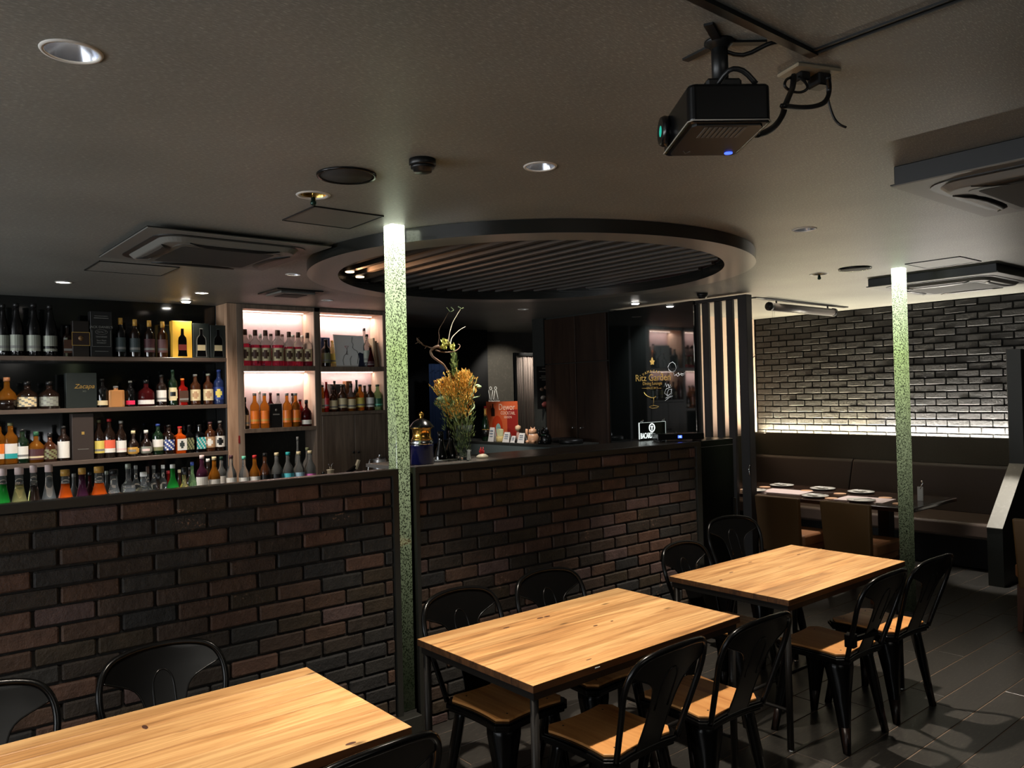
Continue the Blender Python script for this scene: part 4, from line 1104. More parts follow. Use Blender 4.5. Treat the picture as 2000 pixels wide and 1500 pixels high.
('syrup_bottle', 1.1521, 3.73, 1.185, 0.2346, 0.0302, 'squat', 'yellow', 'white', 'black', 'pale yellow squat bottle, first from the column on bar rail', 'bottles on the front bar rail', {}),
('liquor_bottle', 0.7395, 3.9, 1.185, 0.2303, 0.0201, 'std', 'grey', 'grey', 'grey', 'grey clear bottle, tenth from the column in the rear rail row', 'bottles in the rear rail row', {}),
('liquor_bottle', 0.802, 3.9, 1.185, 0.2319, 0.0181, 'std', 'darkred', 'maroon', 'black', 'small dark red bottle, ninth from the column in the rear rail row', 'bottles in the rear rail row', {}),
('liquor_bottle', 0.8701, 3.9, 1.185, 0.231, 0.0183, 'std', 'grey', 'cream', 'silver', 'cream-labelled dark bottle, eighth from the column in the rear rail row', 'bottles in the rear rail row', {}),
('liquor_bottle', 0.9922, 3.9, 1.185, 0.2469, 0.0187, 'std', 'clear', 'silver', 'grey', 'clear bottle with grey cap, seventh from the column in the rear rail row', 'bottles in the rear rail row', {}),
('liquor_bottle', 1.0427, 3.9, 1.185, 0.2384, 0.0213, 'squat', 'clear', 'cream', 'brown', 'clear bottle with brown cap, sixth from the column in the rear rail row', 'bottles in the rear rail row', {}),
('liquor_bottle', 1.0695, 3.9, 1.185, 0.241, 0.019, 'std', 'clear', 'cream', 'grey', 'clear bottle with cream label, fifth from the column in the rear rail row', 'bottles in the rear rail row', {}),
('liquor_bottle', 1.1102, 3.9, 1.185, 0.2404, 0.0191, 'std', 'clear', 'white', 'white', 'clear bottle with white cap, fourth from the column in the rear rail row', 'bottles in the rear rail row', {}),
('liquor_bottle', 1.1325, 3.9, 1.185, 0.2123, 0.0192, 'std', 'red', 'red', 'red', 'small red bottle, third from the column in the rear rail row', 'bottles in the rear rail row', {}),
('liquor_bottle', 1.1834, 3.9, 1.185, 0.2131, 0.0169, 'std', 'brown', 'cream', 'cream', 'brown bottle with cream cap, second from the column in the rear rail row', 'bottles in the rear rail row', {}),
('liquor_bottle', 1.2429, 3.9, 1.185, 0.245, 0.0196, 'tall', 'lgreen', 'yellow', 'blue', 'pale green bottle with blue cap, first from the column in the rear rail row', 'bottles in the rear rail row', {}),
('gin_bottle', 2.0928, 6.62, 0.87, 0.3163, 0.0373, 'std', 'dark', 'olive', 'black', 'dark bottle with olive cap, fifteenth from the cupboard doors on back counter', 'gin bottles on the back counter', {}),
('gin_bottle', 2.2211, 6.72, 0.87, 0.4026, 0.0467, 'std', 'violet', 'white', 'whitered', 'dark bottle with ribbon on its neck, fourteenth from the cupboard doors on back counter', 'gin bottles on the back counter', {'pat': 'full', 'lab2': 'lblue'}),
('gin_bottle', 2.3112, 6.84, 0.87, 0.3609, 0.0391, 'std', 'dark', 'white', 'white', 'dark bottle with white cap, thirteenth from the cupboard doors on back counter', 'gin bottles on the back counter', {}),
('gin_bottle', 2.3217, 6.72, 0.87, 0.3829, 0.0471, 'tall', 'amber', 'white', 'cream', 'amber bottle with white label, twelfth from the cupboard doors on back counter', 'gin bottles on the back counter', {'pat': 'full', 'lab2': 'lblue'}),
('gin_bottle', 2.4239, 6.84, 0.87, 0.3705, 0.0395, 'std', 'clear', 'white', 'dgreen', 'clear bottle with green cap, eleventh from the cupboard doors on back counter', 'gin bottles on the back counter', {'pat': 'full'}),
('gin_bottle', 2.4638, 6.72, 0.87, 0.3862, 0.0434, 'tall', 'clear', 'white', 'maroon', 'clear bottle with purple cap, tenth from the cupboard doors on back counter', 'gin bottles on the back counter', {'pat': 'full', 'lab2': 'lblue'}),
('gin_bottle', 2.5737, 6.72, 0.87, 0.37, 0.0439, 'tall', 'clear', 'white', 'mint', 'clear gin bottle with mint cap, ninth from the cupboard doors on back counter', 'gin bottles on the back counter', {'pat': 'full', 'lab2': 'lblue'}),
('gin_bottle', 2.6682, 6.72, 0.87, 0.3724, 0.0465, 'tall', 'amber', 'white', 'red', 'amber gin bottle with red cap, eighth from the cupboard doors on back counter', 'gin bottles on the back counter', {'pat': 'full', 'lab2': 'lblue'}),
('gin_bottle', 2.7599, 6.72, 0.87, 0.384, 0.0469, 'tall', 'brown', 'black', 'black', 'brown gin bottle with black cap, seventh from the cupboard doors on back counter', 'gin bottles on the back counter', {'pat': 'full', 'lab2': 'white'}),
('gin_bottle', 2.867, 6.72, 0.87, 0.3815, 0.0496, 'tall', 'clear', 'black', 'cream', 'clear gin bottle with cream cap, sixth from the cupboard doors on back counter', 'gin bottles on the back counter', {'pat': 'full', 'lab2': 'white'}),
('gin_bottle', 2.9714, 6.72, 0.87, 0.3792, 0.0501, 'tall', 'clear', 'cyan', 'teal', 'clear gin bottle with teal cap, fifth from the cupboard doors on back counter', 'gin bottles on the back counter', {'pat': 'full'}),
('gin_bottle', 3.1802, 6.97, 0.87, 0.4983, 0.0286, 'tall', 'grey', None, 'grey', 'slim tall bottle, fourth from the cupboard doors on back counter', 'gin bottles on the back counter', {}),
('gin_bottle', 3.073, 6.72, 0.87, 0.3772, 0.0505, 'tall', 'clear', 'lblue', 'cream', 'clear gin bottle with pale blue label, third from the cupboard doors on back counter', 'gin bottles on the back counter', {'pat': 'full'}),
('gin_bottle', 3.2513, 6.92, 0.87, 0.3957, 0.0429, 'std', 'clear', None, 'olive', 'clear bottle with olive cap, second from the cupboard doors on back counter', 'gin bottles on the back counter', {}),
('gin_bottle', 3.1815, 6.72, 0.87, 0.3794, 0.051, 'tall', 'clear', 'pink', 'cream', 'clear gin bottle with pink label, first from the cupboard doors on back counter', 'gin bottles on the back counter', {'pat': 'bottom', 'lab2': 'pink'}),
('pink_bottle', 2.7867, 7.19, 2.035, 0.339, 0.0496, 'std', 'clear', 'cream', 'brown', 'pink spirit bottle, seventh from the niche divider in upper lit niche', 'pink spirit bottles in the lit niche', {'liquid': 'pink', 'fill': 0.6, 'pat': 'patch', 'lab2': 'brown', 'caph': 0.16}),
('pink_bottle', 2.8833, 7.19, 2.035, 0.3351, 0.05, 'std', 'clear', 'cream', 'brown', 'pink spirit bottle, sixth from the niche divider in upper lit niche', 'pink spirit bottles in the lit niche', {'liquid': 'pink', 'fill': 0.58, 'pat': 'patch', 'lab2': 'brown', 'caph': 0.16}),
('pink_bottle', 2.9817, 7.19, 2.035, 0.3359, 0.0504, 'std', 'clear', 'cream', 'brown', 'pink spirit bottle, fifth from the niche divider in upper lit niche', 'pink spirit bottles in the lit niche', {'liquid': 'pink', 'fill': 0.58, 'pat': 'patch', 'lab2': 'brown', 'caph': 0.16}),
('pink_bottle', 3.102, 7.19, 2.035, 0.3399, 0.0582, 'std', 'clear', 'cream', 'brown', 'wide pink spirit bottle, fourth from the niche divider in upper lit niche', 'pink spirit bottles in the lit niche', {'liquid': 'pink', 'fill': 0.58, 'pat': 'patch', 'lab2': 'brown', 'caph': 0.16}),
('pink_bottle', 3.2142, 7.19, 2.035, 0.3289, 0.0465, 'std', 'clear', 'cream', 'brown', 'pink spirit bottle, third from the niche divider in upper lit niche', 'pink spirit bottles in the lit niche', {'liquid': 'pink', 'fill': 0.56, 'pat': 'patch', 'lab2': 'brown', 'caph': 0.16}),
('pink_bottle', 3.3078, 7.19, 2.035, 0.3269, 0.0469, 'std', 'clear', 'cream', 'brown', 'pink spirit bottle, second from the niche divider in upper lit niche', 'pink spirit bottles in the lit niche', {'liquid': 'pink', 'fill': 0.56, 'pat': 'patch', 'lab2': 'brown', 'caph': 0.16}),
('pink_bottle', 3.4029, 7.19, 2.035, 0.3249, 0.0448, 'std', 'clear', 'cream', 'brown', 'pink spirit bottle, first from the niche divider in upper lit niche', 'pink spirit bottles in the lit niche', {'liquid': 'pink', 'fill': 0.5, 'pat': 'patch', 'lab2': 'brown', 'caph': 0.16}),
('liquor_bottle', 2.8861, 7.31, 2.035, 0.3035, 0.0386, 'std', 'clear', 'white', 'white', 'clear spirit bottle, sixth from the divider behind the pink bottles', 'clear bottles behind the pink ones', {}),
('liquor_bottle', 2.9806, 7.31, 2.035, 0.316, 0.0437, 'squat', 'clear', 'white', 'white', 'clear squat bottle, fifth from the divider behind the pink bottles', 'clear bottles behind the pink ones', {}),
('liquor_bottle', 3.0865, 7.31, 2.035, 0.3143, 0.0392, 'std', 'clear', 'white', 'brown', 'clear spirit bottle, fourth from the divider behind the pink bottles', 'clear bottles behind the pink ones', {}),
('liquor_bottle', 3.1995, 7.31, 2.035, 0.3128, 0.0396, 'std', 'clear', 'white', 'brown', 'clear spirit bottle, third from the divider behind the pink bottles', 'clear bottles behind the pink ones', {}),
('liquor_bottle', 3.3094, 7.31, 2.035, 0.311, 0.04, 'std', 'clear', 'white', 'white', 'clear spirit bottle, second from the divider behind the pink bottles', 'clear bottles behind the pink ones', {}),
('liquor_bottle', 3.4052, 7.31, 2.035, 0.3088, 0.0403, 'std', 'clear', 'white', 'white', 'clear spirit bottle, first from the divider behind the pink bottles', 'clear bottles behind the pink ones', {}),
('liquor_bottle', 2.778, 7.2, 1.455, 0.2915, 0.0377, 'squat', 'dark', 'tan', 'black', 'small dark decanter, sixth from the niche divider in lower lit niche', 'bottles in the lower lit niche', {}),
('liquor_bottle', 2.8705, 7.2, 1.455, 0.3276, 0.0418, 'std', 'amber', 'orange', 'grey', 'amber bottle with gold sun label, fifth from the niche divider in lower lit niche', 'bottles in the lower lit niche', {'fill': 0.0, 'pat': 'stripe', 'lab2': 'gold'}),
('liquor_bottle', 2.9637, 7.2, 1.455, 0.3259, 0.0431, 'std', 'amber', 'orange', 'grey', 'amber bottle with gold sun label, fourth from the niche divider in lower lit niche', 'bottles in the lower lit niche', {'fill': 0.0, 'pat': 'stripe', 'lab2': 'gold'}),
('liquor_bottle', 3.1855, 7.2, 1.455, 0.322, 0.0415, 'std', 'amber', 'orange', 'grey', 'amber bottle with gold sun label, third from the niche divider in lower lit niche', 'bottles in the lower lit niche', {'fill': 0.0, 'pat': 'stripe', 'lab2': 'gold'}),
('liquor_bottle', 3.2734, 7.2, 1.455, 0.3204, 0.0418, 'std', 'amber', 'orange', 'grey', 'amber bottle with gold sun label, second from the niche divider in lower lit niche', 'bottles in the lower lit niche', {'fill': 0.0, 'pat': 'stripe', 'lab2': 'gold'}),
('liquor_bottle', 3.3825, 7.2, 1.455, 0.2539, 0.0496, 'squat', 'darkred', 'white', 'black', 'dark red decanter with ball stopper, first from the niche divider in lower lit niche', 'bottles in the lower lit niche', {'pat': 'low'}),
('liquor_bottle', 2.9643, 7.31, 1.455, 0.3471, 0.0291, 'std', 'clear', 'white', 'white', 'small clear bottle, fifth from the divider behind the amber bottles', 'rear bottles in the lower lit niche', {}),
('liquor_bottle', 3.0696, 7.31, 1.455, 0.3307, 0.0342, 'std', 'darkred', 'maroon', 'maroon', 'maroon capped bottle, fourth from the divider behind the amber bottles', 'rear bottles in the lower lit niche', {}),
('liquor_bottle', 3.1461, 7.31, 1.455, 0.3245, 0.0345, 'std', 'clear', 'black', 'black', 'black capped bottle, third from the divider behind the amber bottles', 'rear bottles in the lower lit niche', {}),
('liquor_bottle', 3.2918, 7.31, 1.455, 0.3219, 0.0349, 'std', 'brown', 'tan', 'black', 'brown bottle, second from the divider behind the amber bottles', 'rear bottles in the lower lit niche', {}),
('liquor_bottle', 3.3699, 7.31, 1.455, 0.2603, 0.0351, 'std', 'red', 'coral', 'brown', 'red brown bottle, first from the divider behind the amber bottles', 'rear bottles in the lower lit niche', {}),
('liquor_bottle', 3.6013, 7.2, 2.03, 0.271, 0.0455, 'std', 'black', 'olive', 'black', 'black bottle with olive shoulder, sixth from the books in niche with drawing board', 'bottles beside the drawing board', {}),
('liquor_bottle', 3.7139, 7.28, 2.03, 0.269, 0.0412, 'std', 'yellow', 'yellow', 'gold', 'yellow bottle, fifth from the books in niche with drawing board', 'bottles beside the drawing board', {}),
('liquor_bottle', 3.7628, 7.32, 2.03, 0.2781, 0.0311, 'std', 'clear', 'white', 'red', 'clear bottle with red cap, fourth from the books in niche with drawing board', 'bottles beside the drawing board', {}),
('liquor_bottle', 4.0876, 7.3, 2.03, 0.4072, 0.0372, 'tall', 'clear', None, 'black', 'tall clear bottle, third from the books in niche with drawing board', 'bottles beside the drawing board', {}),
('liquor_bottle', 4.0596, 7.2, 2.03, 0.3352, 0.042, 'std', 'clear', 'silver', 'black', 'clear flask with silver plate, second from the books in niche with drawing board', 'bottles beside the drawing board', {}),
('liquor_bottle', 4.0813, 7.17, 2.03, 0.2182, 0.0393, 'cone', 'darkred', 'maroon', 'wood', 'small conical red brown bottle, first from the books in niche with drawing board', 'bottles beside the drawing board', {}),
('liquor_bottle', 3.5477, 7.19, 1.585, 0.2659, 0.0402, 'std', 'amber', 'cream', 'black', 'amber whisky bottle, eleventh from the cabinet end in niche over the doors', 'whisky bottles over the cupboard doors', {}),
('liquor_bottle', 3.5772, 7.16, 1.585, 0.295, 0.0276, 'tall', 'red', 'red', 'red', 'slim red bottle, tenth from the cabinet end in niche over the doors', 'whisky bottles over the cupboard doors', {}),
('liquor_bottle', 3.6631, 7.19, 1.585, 0.2544, 0.0457, 'squat', 'brown', 'cream', 'black', 'square shouldered whisky bottle, ninth from the cabinet end in niche over the doors', 'whisky bottles over the cupboard doors', {}),
('liquor_bottle', 3.727, 7.28, 1.585, 0.3073, 0.0309, 'tall', 'brown', 'cream', 'black', 'tall brown bottle, eighth from the cabinet end in niche over the doors', 'whisky bottles over the cupboard doors', {}),
('liquor_bottle', 3.7641, 7.19, 1.585, 0.2635, 0.0461, 'std', 'brown', 'cream', 'black', 'brown whisky bottle, seventh from the cabinet end in niche over the doors', 'whisky bottles over the cupboard doors', {}),
('liquor_bottle', 3.8612, 7.19, 1.585, 0.2779, 0.049, 'squat', 'clear', 'cream', 'black', 'clear stoppered bottle, sixth from the cabinet end in niche over the doors', 'whisky bottles over the cupboard doors', {'liquid': 'amber', 'fill': 0.5}),
('liquor_bottle', 3.9801, 7.29, 1.585, 0.3161, 0.0315, 'tall', 'dgreen', 'dgreen', 'slate', 'tall dark bottle, fifth from the cabinet end in niche over the doors', 'whisky bottles over the cupboard doors', {}),
('liquor_bottle', 3.9651, 7.19, 1.585, 0.2664, 0.0442, 'std', 'amber', 'yellow', 'black', 'amber whisky bottle with straw label, fourth from the cabinet end in niche over the doors', 'whisky bottles over the cupboard doors', {}),
('liquor_bottle', 4.0678, 7.28, 1.585, 0.257, 0.037, 'std', 'brown', 'tan', 'brown', 'brown whisky bottle, third from the cabinet end in niche over the doors', 'whisky bottles over the cupboard doors', {}),
('liquor_bottle', 4.0769, 7.19, 1.585, 0.2652, 0.0446, 'std', 'brown', 'white', 'black', 'twin capped whisky bottle, second from the cabinet end in niche over the doors', 'whisky bottles over the cupboard doors', {}),
('liquor_bottle', 4.1666, 7.19, 1.585, 0.2643, 0.0502, 'tall', 'lgreen', 'green', 'dgreen', 'pale green bottle, first from the cabinet end in niche over the doors', 'whisky bottles over the cupboard doors', {'pat': 'stripe', 'lab2': 'mint'})]
for row in BOTTLES: bottle(*row[:12], **row[12])

# boxes standing among the bottles
def carton(name, x0, x1, y0, y1, z, h, m, label, cat='box', grp=None):
    t = thing(name, label, cat, ((x0 + x1) / 2, (y0 + y1) / 2, z), 0, grp)
    MB().bbox(-(x1 - x0) / 2, (x1 - x0) / 2, -(y1 - y0) / 2, (y1 - y0) / 2, 0, h, .002).build('body', m, t)
    return t, (x0 + x1) / 2, -(y1 - y0) / 2 - .001
GREYP = mat('dull grey print', (120, 120, 114), .6)
S1 = 2.104; S2 = 1.688; S3 = 1.268
t, cx_, fy = carton('gift_box', 1.3705, 1.4897, 7.18, 7.26, S1, .29, mat('black brown board', (24, 18, 15), .4), 'dark brown bottle carton with a gold framed panel on the top shelf')
MB().box(-.066, .066, fy, fy + .001, .09, .20).build('frame_print', M_GOLD, t)
MB().box(-.062, .062, fy - .0006, fy + .001, .094, .196).build('panel_print', mat('dark brown print', (34, 20, 14), .5), t)
MB().lathe([(.02, 0), (.02, .001)], 14, M=Matrix.Translation((.0, fy - .001, .15)) @ Matrix.Rotation(PI / 2, 4, 'X')).build('seal_print', mat('dull gold print', (110, 80, 44), .5), t)
t, cx_, fy = carton('gift_box', 1.501, 1.6621, 7.18, 7.27, S1, .375, mat('black carton', (20, 20, 20), .45), 'tall black whiskey carton with white old style lettering on the top shelf')
fm = lambda x, z: face_negy(x, fy - .0008, z)
text('lettering', "JACK DANIEL'S", .026, GREYP, fm(0, .245), t)
text('lettering', "Old No. 7", .016, GREYP, fm(0, .205), t)
MB().tube([(.045 * math.cos(a / 20 * 2 * PI), fy - .0008, .205 + .020 * math.sin(a / 20 * 2 * PI)) for a in range(20)], .0012, 4, closed=True).build('oval_print', GREYP, t)
for i, z in enumerate((.165, .135, .115)): text('lettering', ('TENNESSEE', 'Sour Mash', 'WHISKEY')[i], .017, GREYP, fm(0, z), t)
b = MB()
for x in (-.07, .07): b.box(x - .0012, x + .0012, fy - .001, fy, .085, .22)
b.box(-.07, .07, fy - .001, fy, .085, .0872); b.box(-.05, .05, fy - .001, fy, .045, .048).box(-.055, .055, fy - .001, fy, .318, .322).box(-.05, .05, fy - .001, fy, .335, .338)
b.build('border_print', GREYP, t)
def window_box(px0, px1, m, label, lab, h=.32, frame=None):
    t, c_, fy = carton('gift_box', px0, px1, 7.165, 7.25, S1, h, m, label)
    pf = [(.040, .012), (.036, .05), (.036, .15), (.032, .175), (.013, .20), (.012, .255)]
    vs = [(x, fy - .0008, z) for x, z in pf] + [(-x, fy - .0008, z) for x, z in pf[::-1]]
    if frame:
        w = [(x * 1.2 + .004, y, z * 1.03 + (.004 if i in (5, 6) else 0)) for i, (x, y, z) in enumerate(vs)]
        w = [(x * 1.22, fy - .0004, z * 1.04 - .003) for x, _, z in vs]
        MB().add(w, [tuple(range(len(w)))]).build('window_rim', frame, t)
    MB().add(vs, [tuple(range(len(vs)))]).build('bottle_print', gm('black'), t)
    MB().box(-.034, .034, fy - .0016, fy - .001, .065, .115).build('paper_label', lab, t)
    return t
window_box(2.1391, 2.3035, mat('bright yellow board', (244, 190, 66), .5), 'bright yellow gift box with a bottle outline beside the black cartons', mat('dark red label', (120, 40, 34), .5))
window_box(2.3123, 2.4549, mat('dark green board', (34, 40, 38), .45), 'dark window gift box showing a bottle with cream paper, touching the yellow box', cm('cream'), .305, GREYP)
window_box(2.4639, 2.6012, mat('dark green board', (34, 40, 38), .45), 'dark window gift box showing a bottle with cream paper, next to the wooden cabinet', cm('cream'), .295, mat('dim grey print', (60, 64, 62), .6))
t, cx_, fy = carton('gift_box', 1.3204, 1.5442, 7.2, 7.28, S2, .285, mat('deep green black board', (26, 34, 32), .5), 'wide dark green gift box with gold script on the middle shelf')
text('lettering', 'Zacapa', .052, M_GOLD, face_negy(.02, fy - .001, .175), t, shear=.3)
text('lettering', 'XO', .018, GREYP, face_negy(.02, fy - .001, .135), t)
t, cx_, fy = carton('gift_box', 1.355, 1.5113, 7.18, 7.28, S3, .375, mat('dark brown board', (50, 42, 38), .5), 'tall brown gift carton with a tiny gold square on the lowest shelf')
MB().box(-.010, .010, fy - .0008, fy, .205, .228).build('square_print', M_GOLD, t)
MB().box(-.04, .04, fy - .0008, fy, .085, .088).build('line_print', GREYP, t)
t, cx_, fy = carton('gift_box', 3.0149, 3.1307, 7.19, 7.28, 1.455, .225, mat('black carton', (20, 20, 20), .45), 'small black carton between the amber bottles in the lit cabinet')
MB().lathe([(.013, 0), (.013, .001)], 5, M=Matrix.Translation((0, fy - .0008, .165)) @ Matrix.Rotation(PI / 2, 4, 'X')).build('emblem', GREYP, t)
MB().box(-.032, .032, fy - .0008, fy, .118, .130).build('name_print', GREYP, t)
t, cx_, fy = carton('gift_box', 3.5827, 3.6772, 7.26, 7.34, 2.03, .295, mat('navy board', (44, 62, 104), .5), 'navy blue carton behind the black bottle in the lit cabinet')
MB().box(-.03, .03, fy - .0008, fy, .17, .19).build('name_print', cm('white'), t)
t, cx_, fy = carton('gift_box', 3.6879, 3.8528, 7.29, 7.38, 1.585, .275, mat('grey board', (110, 104, 104), .5), 'wide grey carton behind the whisky bottles in the lit cabinet')
t, cx_, fy = carton('gift_box', 3.8701, 3.9339, 7.3, 7.38, 1.585, .305, mat('tan board', (176, 120, 84), .5), 'narrow tan carton behind the whisky bottles in the lit cabinet')

# drawing board, books and copper bowl in the upper lit niche
bx0, bx1 = 3.7123, 4.0519
t = thing('drawing_board', 'leaning white board with a line drawing of a woman holding a cocktail', 'picture', ((bx0 + bx1) / 2, 7.19, 2.03), 0)
w = (bx1 - bx0) / 2; hh = 2.3488 - 2.03
tilt = Matrix.Rotation(-.08, 4, 'X')
b = MB(); b.add([(-w * 1.0, 0, 0), (w, 0, 0), (w * .86, 0, hh), (-w * 1.12, 0, hh * 1.02), (-w * 1.0, .01, 0), (w, .01, 0), (w * .86, .01, hh), (-w * 1.12, .01, hh * 1.02)],
       [(0, 1, 2, 3), (7, 6, 5, 4), (0, 4, 5, 1), (1, 5, 6, 2), (2, 6, 7, 3), (3, 7, 4, 0)], 0, False, tilt)
b.build('board_panel', mat('pale grey board', (232, 232, 228), .6), t)
def dl(pts, r=.0016, m=M_BLACK, nm='line_drawing'): return MB().tube([tilt @ Vector((x * w, -.0015, z * hh)) for x, z in pts], r, 4).build(nm, m, t)
dl([(-.55, .05), (-.6, .2), (-.5, .35), (-.35, .42), (-.3, .5)]); dl([(-.1, .05), (-.12, .25), (.0, .35)]); dl([(.1, .95), (.05, .8), (.15, .72), (.08, .62), (.2, .55), (.35, .52)])
dl([(.35, .52), (.45, .42), (.42, .3), (.35, .1)]); dl([(-.42, .66), (-.3, .58), (-.18, .66), (-.42, .66)], .0018, cm('red')); dl([(-.3, .58), (-.28, .42), (-.35, .40)], .0016, cm('maroon')); dl([(-.36, .40), (-.22, .40)], .0022, cm('maroon'))
b = MB(); b.add([tilt @ Vector((x * w, -.002, z * hh)) for x, z in ((.40, .01), (.98, .01), (.93, .47), (.75, .43), (.55, .47), (.45, .42), (.5, .25))], [(0, 1, 2, 3, 4, 5, 6)])
b.build('navy_dress', mat('navy print', (30, 36, 58), .6), t)
xx = 3.9204
t = MB().lathe([(.10, 0), (.15, .06), (.16, .13), (.14, .20), (.09, .25), (.0, .262)], 20, sx=1, sy=.35).build('copper_bowl', mat('copper orange', (214, 120, 60), .3, .6), None, (xx, 7.30, 2.055 + .0)); t.location.z = 2.03
tag(t, 'rounded copper coloured vessel showing above the drawing board', 'vessel')
for i, (a, c, h_, m_, tl, lb) in enumerate((('X1', 0, .30, mat('book cream', (190, 170, 140), .7), .10, 'thin cream book leaning in the lit cabinet, tallest of three'), ('X2', 0, .27, mat('book brown', (110, 84, 62), .7), .12, 'brown book leaning between two others in the lit cabinet'), ('X3', 0, .255, mat('book grey', (140, 128, 116), .7), .15, 'grey brown book leaning against the cabinet side'))):
    o = MB().bbox(-.011, .011, 0, .15, 0, h_, .002).build('leaning_book', m_, None, (4.1595 + i * .026, 7.18, 2.03)); o.rotation_euler = (0, -tl, 0)
    tag(o, lb, 'book', 'books leaning in the lit cabinet')

# small wares on the back counter
kx, ky = 4.0073, 6.9
t = thing('kettle', 'brushed steel gooseneck kettle on the back counter beside the glowing column', 'kettle', (kx, ky, .87))
t.scale = (1.08, 1.08, 1.12)
MB().lathe([(.062, 0), (.066, .005), (.066, .14), (.060, .20), (.055, .215)], 20).build('body', mat('brushed steel', (190, 192, 196), .32, .8), t)
MB().lathe([(.056, .215), (.05, .226), (.012, .230), (.012, .240), (.018, .252), (0, .256)], 16).build('lid', M_CHROME, t)
MB().tube(catmull([(-.055, 0, .20), (-.10, 0, .21), (-.12, 0, .14), (-.13, 0, .04)], 3), .007, 6).build('handle', M_CHROME, t)
MB().tube(catmull([(.06, 0, .06), (.10, 0, .08), (.105, 0, .16), (.13, 0, .22), (.15, 0, .225)], 3), .007, 6).build('spout', M_CHROME, t)
t = thing('bitters_canister', 'cream canister with metal pourers on the back counter', 'canister', (3.4713, 6.9, .87))
MB().lathe([(.03, 0), (.032, .01), (.030, .16), (.036, .17), (.036, .175)], 14).build('body', mat('cream enamel', (214, 204, 180), .4), t)
MB().tube([(0, 0, .175), (-.01, 0, .215), (-.02, 0, .23)], .005, 5).tube([(.01, 0, .175), (.015, 0, .22), (.03, 0, .235)], .005, 5).build('pourer', M_CHROME, t)
t = thing('juicer', 'black hand juicer with a pale handle tag on the back counter', 'juicer', (3.714, 6.9, .87))
MB().bbox(-.07, .05, -.03, .03, 0, .13, .01).bar((-.06, 0, .13), (.03, 0, .18), .04, .03).build('body', M_BLACKG, t)
MB().bar((.02, -.01, .16), (.055, -.01, .245), .035, .02).build('handle', mat('pale tag', (206, 196, 168), .5), t)
t = thing('tamper', 'small black tamper beside the cream canister', 'tamper', (3.3972, 6.9, .87))
MB().lathe([(.022, 0), (.022, .10), (.010, .12), (.018, .15), (0, .165)], 12).build('body', M_BLACKG, t)
# ---------------------------------------------------------------- on the far bar counter
BT = 1.345
t = thing('drinks_urn', 'dark blue urn with gold waist and black domed lid on the bar counter', 'urn', (2.4037, 3.68, BT))
MB().lathe([(.060, 0), (.064, .004), (.063, .10), (.066, .104)], 24).build('blue_body', mat('deep blue glass', (18, 22, 70), .12, spec=.8), t)
MB().lathe([(.064, .104), (.060, .112), (.066, .118), (.058, .126), (.060, .132)], 24).build('chrome_band', M_CHROME, t)
b = MB().lathe([(.060, .132), (.054, .140), (.050, .150), (.052, .188), (.060, .196), (.066, .200)], 24)
b.build('gold_waist', mat('polished gold', (214, 164, 84), .16, .95), t)
MB().lathe([(.068, .200), (.068, .204), (.058, .216), (.044, .234), (.020, .246), (.012, .25)], 24).build('domed_lid', M_BLACKG, t)
MB().lathe([(.012, .25), (.008, .256), (.014, .266), (.012, .28), (.0, .288)], 14).build('finial', mat('polished gold', (214, 164, 84), .16, .95), t)
for px_, lb in ((2.6119, 'dark wine bottle with white foot label next to the blue urn'), (2.6841, 'dark wine bottle with white foot label next to the flower vase')):
    t = thing('wine_bottle', lb, 'bottle', (px_, 3.80, 1.20), 0, 'dark wine bottles behind the counter edge')
    pf = [(.92, 0), (1, .01), (1, .50), (.93, .58), (.72, .68), (.46, .78), (.37, .86), (.35, .97), (.40, .975), (.40, 1)]
    MB().lathe([(a * .038, z * .31) for a, z in pf], 20).build('glass_body', gm('black'), t)
    MB().lathe([(.0385, .10), (.0385, .150)], 18, cap=False).build('paper_label', cm('white'), t)
    MB().lathe([(.0162, .27), (.0162, .311), (.0, .311)], 12).build('cap', M_BLACKG, t)
# vase and dried flowers
VX, VY = 2.7037, 3.70
M_VG = mat('vase glass', (226, 236, 226), .04, trans=.95, ior=1.12)
t = thing('glass_vase', 'tall flared clear glass vase on the bar counter', 'vase', (VX, VY, BT))
MB().lathe([(.0, .0), (.030, .001), (.028, .02), (.030, .08), (.045, .16), (.052, .20), (.0505, .20), (.043, .16), (.028, .08), (.026, .022), (0, .02)], 24).build('glass', M_VG, t)
MB().lathe([(0, .021), (.025, .021), (.027, .075), (0, .075)], 20).build('water', mat('vase water', (190, 206, 180), .05, trans=.9, ior=1.1), t)
fa = thing('flower_arrangement', 'dried golden and green flower arrangement with bare twisted branches in the vase', 'flowers', (VX, VY, BT))
def P(px_): return (px_[0] - VX, random.uniform(-.012, .012), px_[1] - BT)
def twig(nm, pts, r0, r1, m):
    p = catmull([P(q) for q in pts], 3); n_ = len(p)
    return MB().tube(p, [r0 + (r1 - r0) * i / (n_ - 1) for i in range(n_)], 6).build(nm, m, fa)
M_BARK = mat('grey brown bark', (110, 86, 70), .8); M_STEMP = mat('pale curled stem', (176, 196, 150), .6)
twig('branch', [(2.6998, 1.4575), (2.6648, 1.7526), (2.6102, 1.8495), (2.5796, 1.8901), (2.5416, 1.9101), (2.4973, 1.9356), (2.4947, 1.9671), (2.5125, 1.9875), (2.5405, 1.9967)], .004, .009, M_BARK)
twig('twig', [(2.5403, 1.9909), (2.4986, 1.9844), (2.4783, 1.9926), (2.4343, 2.0003), (2.4146, 2.0169), (2.3984, 2.0391)], .005, .0015, M_BARK)
